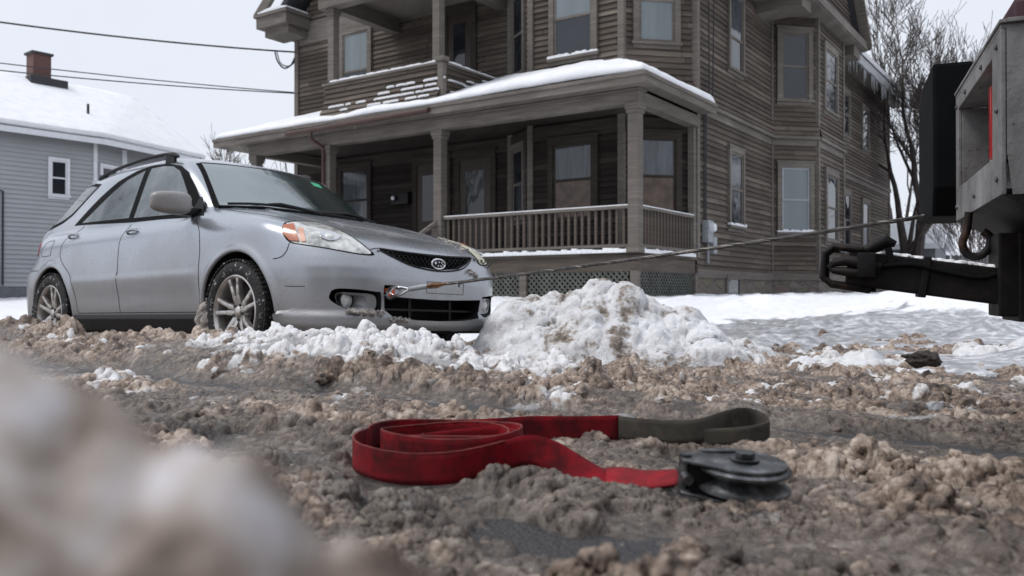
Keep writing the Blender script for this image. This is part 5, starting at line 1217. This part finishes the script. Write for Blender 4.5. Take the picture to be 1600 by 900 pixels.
# plate recess outline and screw holes
a = MB(); pl_ = [(-.10,.500),(.225,.500),(.225,.432),(-.10,.432)]
for (a0, a1) in ((pl_[0],pl_[1]),(pl_[1],pl_[2]),(pl_[2],pl_[3]),(pl_[3],pl_[0])):
    ribbon(a, [onfront(a0[0]+(a1[0]-a0[0])*t, a0[1]+(a1[1]-a0[1])*t) for t in np.linspace(0,1,8)], .0035, .001)
a.build('plate_recess', M['seam'], car)
patch('screw_hole', [(.9,.175,.478),(.9,.187,.478),(.9,.187,.500),(.9,.175,.500)], (-1,0,0), .0015, M['seam'], car, .02)
# creases and side moulding on the bumper corner
a = MB(); ribbon(a, [onside(x_, z_) for x_, z_ in spline([(.47,.455),(.53,.452),(.60,.452)], 5)], .004, .001); a.build('bumper_crease', M['seam'], car)
# towing hook
a = MB(); h0 = Vector((.84,-.383,.440)); a.tube([h0+Vector((-.06,0,0)), h0+Vector((.03,-.005,-.006))], .016, 10); a.tube([h0+Vector((.045+.022*math.cos(t),-.005,-.012+.022*math.sin(t))) for t in np.linspace(0,6.283,17)[:-1]], .008, 8, close=True); a.build('tow_hook', M['orange'], car, True)
# lamps at the rear, quarter
for s_, D in ((-1,(0,1,0)),(1,(0,-1,0))):
    patch('tail_lamp', [(x_, s_*.8, z_) for x_, z_ in [(-2.955,.88),(-2.96,.80),(-2.88,.775),(-2.84,.80),(-2.85,.86),(-2.90,.90)]], D, .004, M['redlens'], car, .02, smoothp=2)
# roof rails
for s_ in (-1, 1):
    a = MB(); y_ = .575*s_
    pts = [(-2.42,y_*.90,1.392),(-2.36,y_*.92,1.408),(-2.1,y_*.955,1.434),(-1.75,y_*.985,1.452),(-1.5,y_,1.458),(-1.3,y_,1.455),(-1.20,y_,1.442),(-1.12,y_,1.42)]
    a.tube(spline(pts, 5), [.010]+[.013]*(len(spline(pts,5))-9)+[.014,.016,.018,.018,.018,.016,.014,.010], 8)
    a.box(-2.40,-2.30,y_*.90-.012,y_*.90+.012,1.36,1.425); a.box(-1.28,-1.16,y_-.010,y_+.010,1.38,1.445); a.build('roof_rail', M['paintdark'], car, True)
a = MB(); 
slp = [(-2.62,1.345),(-2.60,1.402),(-2.45,1.412),(-2.48,1.36)]
a.prism(slp, -.50, .50, Matrix(((1,0,0,0),(0,0,1,0),(0,1,0,0),(0,0,0,1)))); a.build('rear_spoiler', M['paint'], car, True, .012)
# mirror
for s_ in (-1,):
    b = bmesh.new(); bmesh.ops.create_icosphere(b, subdivisions=4, radius=1)
    for v in b.verts:
        x_, y_, z_ = v.co; f_ = lambda t, p: math.copysign(abs(t)**p, t)
        x_, y_, z_ = f_(x_,.75)*.062, f_(y_,.50)*.124, f_(z_,.55)*.074
        z_ *= 1-.16*(s_*y_/.125 > 0)*abs(y_)/.125; x_ *= (1-.25*max(0, s_*y_/.125))
        if x_ < 0: x_ *= .55
        v.co = (x_-.30*s_*y_*.6, y_, z_)
    me_ = bpy.data.meshes.new('mirror'); b.to_mesh(me_); b.free(); me_.polygons.foreach_set('use_smooth', np.ones(len(me_.polygons), bool)); me_.materials.append(M['paint'])
    mo = bpy.data.objects.new('wing_mirror', me_); C.objects.link(mo); mo.parent = car; mo.location = (-.585, s_*.925, 1.005)
    a = MB(); a.bar((-.60,s_*.72,.965),(-.59,s_*.86,.955),.07,.05); a.add([(-.50,s_*.735,.925),(-.66,s_*.755,.935),(-.62,s_*.695,1.075),(-.58,s_*.70,1.065),(-.50,s_*.70,.925),(-.66,s_*.70,.935)], [(0,1,2,3),(0,4,5,1)]); a.build('mirror_base', M['paintdark'], car, True, .004)
# slush caught on the bumper lip and in the arch
def slushlump(name, pts, r, seed, mat='slush_mat'):
    rs = random.Random(seed); a = MB()
    for p in pts:
        for k in range(7):
            q = Vector(p)+Vector((rs.uniform(-.02,.02), rs.uniform(-.035,.035), rs.uniform(-.010,.010))); rr = r*rs.uniform(.6,1.3)
            ico = bmesh.new(); bmesh.ops.create_icosphere(ico, subdivisions=2, radius=rr)
            a.add([v.co*rs.uniform(.8,1.2)+q for v in ico.verts], [[v.index for v in f.verts] for f in ico.faces]); ico.free()
    return a.build(name, M[mat], car, True, fix=False)
M['stuck'] = plain('stuck_slush', (.42,.38,.35), .6, var=.45, scale=30, bump=.01)
slushlump('stuck_slush', [onfront(y_, .305, .004) for y_ in np.linspace(-.60,-.44,12)], .012, 1, 'stuck'); slushlump('stuck_slush', [onfront(y_, .272, .01) for y_ in np.linspace(-.38,-.28,6)], .009, 2, 'stuck')
slushlump('stuck_slush', [(-.34+.03*k, -.80, .16+.035*j) for k in range(3) for j in range(6)], .030, 3, 'stuck'); slushlump('stuck_slush', [onfront(y_, .585-.01*k, .004) for k, y_ in enumerate(np.linspace(.27,.33,4))], .008, 5, 'stuck')
slushlump('stuck_slush', [ontop(x_, -y_, .0) for x_, y_ in [(.62,-.45),(.58,-.46),(.54,-.47),(.50,-.47),(.46,-.48),(.66,-.44),(.70,-.42)]], .010, 7, 'stuck')
# wheels
def wheel(wx, s_, rot, label):
    w = empty('wheel', (wx, s_*.735, .31), 0, car); T = Matrix.Rotation(R(90 if s_ < 0 else -90), 4, 'X')   # local z outward
    a = MB(); prof = [(.222,-.10),(.235,-.108),(.29,-.106),(.306,-.092),(.311,-.06),(.311,.06),(.306,.088),(.292,.102),(.262,.110),(.236,.106),(.219,.096),(.219,-.1)]
    a.lathe(prof, T, 64, closed=True); ty = a.build('tyre', M['tyre'], w, True)
    if label: w['label'] = label
    # tread blocks
    a = MB()
    for k in range(60):
        for q_ in range(4):
            t = 2*math.pi*(k+.5*(q_ % 2))/60; zz = -.078+.047*q_; Mx = T @ Matrix.Rotation(t, 4, 'Z'); a.box(.309,.318,-.0115,.0115,zz,zz+.038, Mx)
    a.build('tread', M['tyre'], ty)
    a = MB(); rp = [(.219,.092),(.222,.098),(.214,.101),(.205,.094),(.200,.075),(.196,.0),(.196,-.09)]; a.lathe(rp, T, 64)
    # lathe() adds caps for open profiles with radius: drop them by building from faces only
    a.f = [f for f in a.f if len(f) == 4]
    rim = a.build('rim', M['alloy'], w, True, fix=True)
    a = MB(); 
    for k in range(5):
        for q_ in (-1, 1):
            t0_ = 2*math.pi*k/5+rot; 
            A_ = [(.040,.014*q_,.050),(.10,.021*q_,.066),(.16,.033*q_,.072),(.206,.044*q_,.078)]
            for (p0, p1) in zip(A_[:-1], A_[1:]):
                Mx = T @ Matrix.Rotation(t0_, 4, 'Z'); a.bar(Mx @ Vector((p0[0],p0[1],p0[2])), Mx @ Vector((p1[0]+.003,p1[1],p1[2])), (.031-.006*(p0[0] > .08)), .034, up=(Mx.to_3x3() @ Vector((0,0,1))))
    a.build('spoke', M['alloy'], rim, True, .005)
    a = MB(); a.lathe([(.062,.0),(.062,.055),(.055,.066),(.034,.068),(.032,.076),(.024,.082),(0,.083)], T, 28); a.build('hub_cap', M['alloy'], rim, True)
    a = MB()
    for k in range(5):
        t = 2*math.pi*(k+.5)/5+rot; a.lathe([(.009,.05),(.009,.0775),(0,.0775)], T @ Matrix.Rotation(t,4,'Z') @ Matrix.Translation((.046,0,0)), 6)
    a.build('lug_nut', M['brake'], rim)
    a = MB(); a.lathe([(0,.0),(.145,.0),(.145,.012),(0,.012)], T, 40); a.lathe([(0,-.02),(.196,-.02),(.196,-.01),(0,-.01)], T, 40); a.build('brake_disc', M['brake'], w, True)
wheel(.01, -1, .45, 'near front wheel caked with snow'); wheel(-2.52, -1, .1, None); wheel(.01, 1, .3, None); wheel(-2.52, 1, .8, None)
# underside
a = MB(); a.box(-3.1,.62,-.60,.60,.19,.26); a.tube([(-3.2,-.4,.22),(-2.9,-.4,.2),(-1,-.2,.2),(.3,-.1,.2)], .03, 8); a.build('underbody', M['dark'], car)
a = MB(); a.tube([onfront(y_, .205, -.03) for y_ in np.linspace(-.74,.74,21)], .022, 8); a.build('front_lip', M['paintdark'], car, True)
# ---------------------------------------------------------------- recovery truck tail, local x right, y away
TR = math.atan2(-.35, .94)
truck = empty('tow_truck', (1.25, 2.2, 0), TR); tag(truck, 'dirty white tow truck tail with black boom arm, seen at the right edge', 'truck')
# light box: rear panel (x=0) with a deep recess, side panel (y=0) with a round hole
z0, z1, L_ = .575, 1.0, .86
a = MB(); t = .012
def panel_with_hole(mb, y0, y1, z0, z1, hy0, hy1, hz0, hz1, x=0):
    mb.box(x,x+t,y0,hy0,z0,z1); mb.box(x,x+t,hy1,y1,z0,z1); mb.box(x,x+t,hy0,hy1,z0,hz0); mb.box(x,x+t,hy0,hy1,hz1,z1)
    mb.box(x+t,x+.16,hy0-t,hy0,hz0,hz1); mb.box(x+t,x+.16,hy1,hy1+t,hz0,hz1); mb.box(x+t,x+.16,hy0,hy1,hz0-t,hz0); mb.box(x+t,x+.16,hy0,hy1,hz1,hz1+t)
panel_with_hole(a, 0, L_, z0, z1, .13, .80, .685, .955)
a.build('rear_panel', M['truckpaint'], truck, bevel=.003)
a = MB(); a.box(.16,.17,.12,.81,.67,.97); a.build('recess_back', M['truckblack'], truck)
# side panel with hole: polygon ring
a = MB(); hc_ = (.085, .835); rr = .028; n = 28; sq = []
for k in range(n):
    t_ = 2*math.pi*k/n; sq.append((hc_[0]+rr*math.cos(t_), hc_[1]+rr*math.sin(t_)))
def edge_pt(k):
    t_ = 2*math.pi*k/n; c_, s_ = math.cos(t_), math.sin(t_); kx = (1.3-hc_[0])/c_ if c_ > 1e-6 else ((.013-hc_[0])/c_ if c_ < -1e-6 else 1e9); kz = (z1-hc_[1])/s_ if s_ > 1e-6 else ((z0-hc_[1])/s_ if s_ < -1e-6 else 1e9); q = min(kx, kz); return (hc_[0]+q*c_, hc_[1]+q*s_)
vs = [(x_, -.001, z_) for x_, z_ in sq] + [(edge_pt(k)[0], -.001, edge_pt(k)[1]) for k in range(n)] + [(x_, .08, z_) for x_, z_ in sq]
a.add(vs, [(k, (k+1)%n, n+(k+1)%n, n+k) for k in range(n)] + [(k, 2*n+k, 2*n+(k+1)%n, (k+1)%n) for k in range(n)])
for cx_, cz_ in ((1.3,z1),(.013,z1),(.013,z0),(1.3,z0)):
    # corner fill triangles
    ks = sorted(range(n), key=lambda k: (edge_pt(k)[0]-cx_)**2+(edge_pt(k)[1]-cz_)**2)[:2]; a.add([(edge_pt(ks[0])[0],-.001,edge_pt(ks[0])[1]),(edge_pt(ks[1])[0],-.001,edge_pt(ks[1])[1]),(cx_,-.001,cz_)], [(0,1,2)])
a.build('side_panel', M['truckpaint'], truck, fix=False)
a = MB(); a.box(.02,2.0,.09,L_-.01,z0+.01,.60); a.box(.0,2.0,-.0,L_,z1,z1+.012); a.box(-.004,.014,-.01,L_+.004,z1+.0125,z1+.022); a.box(.014,1.4,-.012,.010,z1+.0125,z1+.024); a.build('deck', M['truckpaint'], truck, bevel=.002)
# underside bevel plate hanging inward
a = MB(); a.add([(.0,0,z0),(.0,L_,z0),(.14,L_,z0-.075),(.14,0,z0-.075),(.16,0,z0),(.16,L_,z0)], [(0,1,2,3),(3,2,5,4),(0,3,4),(1,5,2)]); a.build('lower_flange', M['truckblack'], truck)
for y_, z_ in ((.05,.62),(.05,.80),(.05,.965),(.82,.62),(.82,.965),(.44,.62),(.30,.975),(.62,.975)):
    a = MB(); a.lathe([(.0085,0),(.0085,.004),(.005,.007),(0,.0075)], Matrix.Translation((0,y_,z_)) @ Matrix.Rotation(R(-90),4,'Y'), 10); a.build('bolt', M['steel'], truck)
# lamps in the recess
a = MB(); a.box(.03,.15,.17,.36,.70,.93); tl = a.build('tail_light', M['redlens'], truck, bevel=.012)
for k in range(3): 
    a = MB(); a.box(.022,.0299,.19+.055*k,.225+.055*k,.71,.92); a.build('lens_rib', M['redlens'], tl, bevel=.006)
a = MB(); a.box(.04,.15,.375,.44,.70,.93); a.build('reverse_light', M['lens_old'], truck, bevel=.01)
# maroon box on the deck
a = MB(); a.prism([(.05,.10),(.05,.60),(.50,.60),(.50,.10)], 1.03, 1.115); a.build('deck_box', plain('maroon_cover', (.045,.010,.018), .5), truck, bevel=.02)
# black rubber plate behind the box, chamfered
a = MB(); pl = [(.885,.70),(.93,.60),(1.30,.60),(1.42,.70),(1.42,1.02),(1.27,1.14),(.885,1.14)]
vs = [(x_, y_, z_) for x_ in (-.07,.06) for y_, z_ in pl]; n = len(pl); a.add(vs, [tuple(range(n)), tuple(range(n,2*n))[::-1]] + [(i, n+i, n+(i+1)%n, (i+1)%n) for i in range(n)]); a.build('mudguard', M['truckrubber'], truck, bevel=.012)
# frame under the box
a = MB(); a.box(.10,2.2,.35,.62,.24,.50); a.box(.16,2.2,.12,.35,.34,.50); a.box(.16,2.2,.62,.84,.42,.50); a.box(.05,.17,.36,.54,.255,.50); a.build('frame', M['truckblack'], truck, bevel=.006)
# shackle
a = MB(); a.tube(spline([(-.008,.5,.575),(-.014,.5,.52),(-.026,.5,.478),(-.012,.5,.444),(.020,.5,.438),(.046,.5,.462),(.050,.5,.495),(.030,.5,.515)], 6), .0125, 10); a.build('shackle', M['truckblack'], truck, True)
# boom
boom = MB()
A_ = Vector((.12,.45,.335)); B_ = Vector((-.36,.46,.405))
boom.bar(A_, B_, .13, .108); bo = boom.build('boom_arm', M['truckblack'], truck, bevel=.006)
a = MB(); d_ = (B_-A_); 
for k in range(80):
    t = k/80; p = A_+d_*t+Vector((0,.01*random.uniform(-3,3),.054)); s_ = .008+.010*random.random()
    ico = bmesh.new(); bmesh.ops.create_icosphere(ico, subdivisions=2, radius=s_); a.add([Vector((v.co.x*1.5,v.co.y*1.6,v.co.z*.7))*random.uniform(.9,1.1)+p for v in ico.verts], [[v.index for v in f.verts] for f in ico.faces]); ico.free()
a.build('boom_snow', M['snow'], bo, True, fix=False)
a = MB(); m1 = A_.lerp(B_, .52); a.bar(m1, m1+d_.normalized()*.022, .145, .125); a.build('boom_collar', M['truckblack'], bo, bevel=.004)
a = MB(); a.tube(spline([(.10,.40,.41),(.02,.385,.37),(-.08,.383,.385),(-.18,.383,.41),(-.27,.386,.405),(-.31,.39,.40)], 6), .007, 8); a.build('hose', M['truckrubber'], bo, True)
# crossbar head: open frame with gripping claws
OF = Vector((.052,0,-.014))
a = MB(); hd = Vector((-.445,.46,.418))
a.bar((-.36,.30,.425),(-.36,.62,.41),.05,.07); 
fr = [(-.345,.40,.470),(-.455,.40,.485),(-.478,.40,.462),(-.485,.40,.388),(-.46,.40,.368),(-.345,.40,.348)]
a.tube(fr, .0125, 8); a.tube([(x_,y_+.16,z_) for x_,y_,z_ in fr], .0125, 8); a.box(-.49,-.466,.40,.56,.375,.470)
a.bar((-.47,.48,.367),(-.33,.48,.346),.15,.012)
a.v = [tuple(Vector(v)+OF) for v in a.v]; a.build('boom_head', M['truckblack'], bo, True, .004)
a = MB(); a.tube([(-.455,.385,.432),(-.42,.382,.440),(-.37,.38,.428),(-.32,.385,.415)], [.012,.017,.022,.02], 10); a.tube([(-.458,.385,.410),(-.42,.38,.405),(-.36,.38,.398)], [.010,.014,.018], 10); a.tube([(-.452,.388,.432),(-.464,.388,.421),(-.455,.388,.410)], .011, 8)
a.tube([(-.36,.392,.470),(-.33,.392,.485),(-.30,.392,.498),(-.275,.392,.488)], [.016,.022,.02,.010], 10); a.bar((-.30,.40,.492),(-.285,.40,.43),.03,.02)
a.v = [tuple(Vector(v)+OF) for v in a.v]; a.build('claw', M['truckblack'], bo, True)
# upper body, wheel and cab: beyond the right edge of the photograph
a = MB(); a.box(.30,4.6,-1.45,-.40,.42,1.25); a.box(1.35,4.6,-.395,.95,.50,1.9); a.box(4.7,6.4,-1.45,.95,.55,2.4); a.build('truck_body', M['truckpaint'], truck, bevel=.02)
for x_ in (2.0, 5.4):
    a = MB(); a.lathe([(.20,-.12),(.42,-.13),(.46,-.10),(.46,.10),(.42,.13),(.20,.12)], Matrix.Translation((x_,-.98,.42)) @ Matrix.Rotation(R(90),4,'X'), 40); a.build('wheel', M['rubber'], truck, True)
# ---------------------------------------------------------------- winch cable with thimble and sleeve
hk = CM @ Vector((.905,-.392,.430)) + Vector(CAR_T)
end = Vector((1.628, 3.34, .632))
dirc = (end-hk).normalized(); far = end + dirc*.35
cab = empty('winch_cable', hk); tag(cab, 'taut steel winch cable running from the car bumper to the truck', 'cable')
def toc(p): return p-hk
st = hk + dirc*.40
a = MB(); pts = [st.lerp(far, k/40) - Vector((0,0,.012*4*(k/40)*(1-k/40))) for k in range(41)]
# six twisted strands round a core
NS = 260; core = [toc(st.lerp(far, k/NS) - Vector((0,0,.012*4*(k/NS)*(1-k/NS)))) for k in range(NS+1)]
u = dirc.orthogonal().normalized(); w = dirc.cross(u)
for j in range(6):
    a.tube([p + (u*math.cos(2*math.pi*j/6+k*.42)+w*math.sin(2*math.pi*j/6+k*.42))*.0056 for k, p in enumerate(core)], .0036, 5, cap=False)
a.tube(core[::4], .0045, 6); a.build('wire_rope', M['rope'], cab, True, fix=False)
side = dirc.cross(Vector((0,0,1))).normalized(); up = side.cross(dirc)
def lp(t_, v_, s_=0): return dirc*t_ + up*v_ + side*s_
a = MB(); a.tube(spline([lp(.13,.0),lp(.09,.012),lp(.04,.020),lp(.005,.014),lp(-.012,-.004),lp(.005,-.022),lp(.05,-.026),lp(.10,-.010),lp(.135,.0)], 5), .008, 8); a.build('thimble', M['chrome'], cab, True)
a = MB(); a.tube([lp(.125,.0),lp(.14,.0),lp(.25,.002),lp(.262,.002)], [.011,.0145,.0145,.011], 14); a.build('ferrule', M['pipe'], cab, True, fix=False)
a = MB(); a.tube([lp(.262,.002),lp(.30,.004),lp(.345,.001),lp(.42,.0)], [.010,.012,.010,.007], 8); a.tube([lp(.27,.010),lp(.32,.013),lp(.34,.008)], [.004,.005,.003], 6); a.tube([lp(.27,-.010,.004),lp(.33,-.013,.006),lp(.37,-.008,.004)], [.004,.005,.002], 6); a.build('splice', plain('rusty_splice', (.16,.085,.04), .6, metal=.4, var=.5, scale=50), cab, True, fix=False)
a = MB(); a.tube(spline([lp(.03,-.03,.01),lp(-.01,-.040,.012),lp(-.035,-.02,.008),lp(-.03,.012,.0),lp(.0,.022,-.006),lp(.03,.018,-.008),lp(.055,.004,-.008)], 5), .009, 8); a.build('snap_hook', M['steel'], cab, True)
# ---------------------------------------------------------------- red strap
strap = empty('tow_strap', (0,0,0)); tag(strap, 'coiled dirty red tow strap lying on the brown slush', 'strap')
def ribbon3(name, bot, top, mat, parent, th=.0035, ns=7):
    b = np.array(spline(bot, ns)); t = np.array(spline(top, ns)); n = len(b); K = 5
    V = []; 
    for i in range(n):
        for k in range(K+1): V.append(b[i]+(t[i]-b[i])*k/K)
    i = np.arange(n*(K+1)).reshape(n, K+1); Fq = np.stack([i[:-1,:-1], i[:-1,1:], i[1:,1:], i[1:,:-1]], -1).reshape(-1, 4)
    o = mesh_np(name, np.array(V), Fq, mat, parent, True); sm = o.modifiers.new('s','SOLIDIFY'); sm.thickness = th; sm.offset = 0; sm.use_quality_normals = True; return o
def stand(pts, z=.015, h=.050, lean=0):
    bot = []; top = []
    for p in pts:
        zz = p[2] if len(p) > 2 else z; hh = p[3] if len(p) > 3 else h; bot.append((p[0],p[1],zz)); top.append((p[0],p[1]+lean,zz+hh))
    return bot, top
# outer run: sewn eye (grey) -> back -> left -> front -> right to the pulley
back = [(.225,1.800,.016,.052),(.13,1.785,.016,.052),(.04,1.772,.018,.052),(-.06,1.745,.018,.050),(-.16,1.725,.018,.050),(-.235,1.690,.016,.050),(-.278,1.630,.014,.050),(-.288,1.570,.012,.051),(-.268,1.500,.010,.052),(-.222,1.445,.008,.052),(-.165,1.418,.006,.052),(-.105,1.418,.008,.052),(-.055,1.438,.014,.051),(-.012,1.462,.022,.050)]
b_, t_ = stand(back)
b_ += [(.030,1.468,.030),(.062,1.450,.024),(.095,1.425,.014),(.135,1.395,.006),(.175,1.375,.010),(.205,1.360,.012),(.252,1.340,.022)]
t_ += [(.034,1.474,.080),(.075,1.478,.068),(.115,1.468,.046),(.152,1.447,.028),(.188,1.428,.028),(.217,1.406,.028),(.264,1.382,.036)]
ribbon3('webbing', b_, t_, M['webred'], strap)
# stitched double end near the pulley
ribbon3('stitched_end', [(.150,1.384,.0090),(.178,1.369,.013),(.208,1.354,.015),(.258,1.334,.026)], [(.158,1.447,.0295),(.190,1.432,.032),(.219,1.408,.032),(.270,1.380,.040)], M['webstitch'], strap, .003)
coil = []
for k in range(64):
    t = k/63; th_ = math.pi*1.05 - t*2*math.pi*1.9; rr = .147-.046*t; coil.append((-.116+rr*1.0*math.cos(th_), 1.580+rr*.80*math.sin(th_), .030-.006*t+.003*math.sin(k*.45), .046))
coil = [(-.02,1.712,.020,.048)]*0 + coil
b_, t_ = stand(coil); ribbon3('coil', b_, t_, M['webred'], strap, ns=2)
b_, t_ = stand([(.03,1.600,.020,.046),(.02,1.585,.020,.046),(-.04,1.66,.020,.046),(-.12,1.675,.018,.045),(-.19,1.62,.018,.045)][1:2]+[(-.02,1.63,.03,.040),(-.08,1.62,.034,.034),(-.14,1.605,.034,.030),(-.19,1.585,.034,.026)]); ribbon3('tail_fold', b_, t_, M['webred'], strap)
eye_b, eye_t = stand([(.222,1.797,.017,.050),(.27,1.785,.015,.048),(.33,1.782,.012,.048),(.39,1.795,.014,.048),(.44,1.83,.020,.050),(.49,1.87,.022,.052),(.525,1.885,.018,.052),(.548,1.865,.010,.050),(.545,1.835,.006,.044),(.51,1.815,.005,.040),(.46,1.81,.004,.036),(.40,1.80,.004,.036),(.33,1.79,.005,.036)])
ribbon3('loop_end', eye_b, eye_t, M['webgrey'], strap, .004)
# edge binding: thin paler cords along the top edge of the coil
a = MB(); a.tube([(p[0],p[1],p[2]+p[3]+.000) for p in coil], .0021, 5, cap=False); a.tube([tuple(v) for v in spline([(p[0],p[1],p[2]+p[3]) for p in back[4:]], 5)], .0021, 5, cap=False); a.build('edge', M['webredge'], strap, True, fix=False)
# ---------------------------------------------------------------- snatch block
sb = empty('snatch_block', (.350, 1.312, .010), R(-8)); sb.rotation_euler = (R(5), R(3), R(-8)); sb.scale = (.95,.95,.95); tag(sb, 'worn steel snatch block pulley lying on the slush at the end of the red strap', 'pulley')
def tear(R1, xt, wt, n=40):
    # round cheek at the origin with a tongue to the left
    pts = [(R1*math.cos(t), R1*math.sin(t)) for t in np.linspace(-2.30, 2.30, n)]
    return pts + [(-xt*.82, wt*1.15), (-xt, wt*.8), (-xt-.006, 0), (-xt, -wt*.8), (-xt*.82, -wt*1.15)]
for z_, nm in ((.056,'top_cheek'),(.004,'bottom_cheek')):
    a = MB(); a.prism(tear(.066,.098,.026), z_, z_+.006); o = a.build(nm, M['steel'], sb, True, .0022)
a = MB(); a.lathe([(.0,.014),(.070,.014),(.074,.018),(.073,.023),(.060,.030),(.052,.036),(.060,.042),(.073,.048),(.0735,.052),(.069,.0555),(0,.0555)], None, 64); a.build('sheave', M['steel'], sb, True)
a = MB(); a.lathe([(0,.0625),(.021,.0625),(.023,.0640),(.023,.0665),(.0,.0668)], None, 28); nm = a.build('washer', M['steel'], sb, True)
a = MB(); a.prism([(.0155*math.cos(t), .0155*math.sin(t)) for t in np.linspace(0,2*math.pi,7)[:-1]], .0670, .0765); a.build('bolt', M['steel'], sb, bevel=.0015)
a = MB(); a.prism([(.02,.052),(-.03,.058),(-.07,.036),(-.052,.030)], .0625, .0655); a.build('latch', M['steel'], sb, bevel=.001)
a = MB(); a.tube([(-.093,-.0,.000),(-.093,0,.066)], .010, 12); a.tube([(-.088,-.034,.032),(-.098,.034,.032)], .008, 10); a.build('shackle_pin', M['steel'], sb, True)
a = MB(); a.box(-.085,-.04,-.022,.022,.0105,.054); a.build('spacer', M['truckblack'], sb)
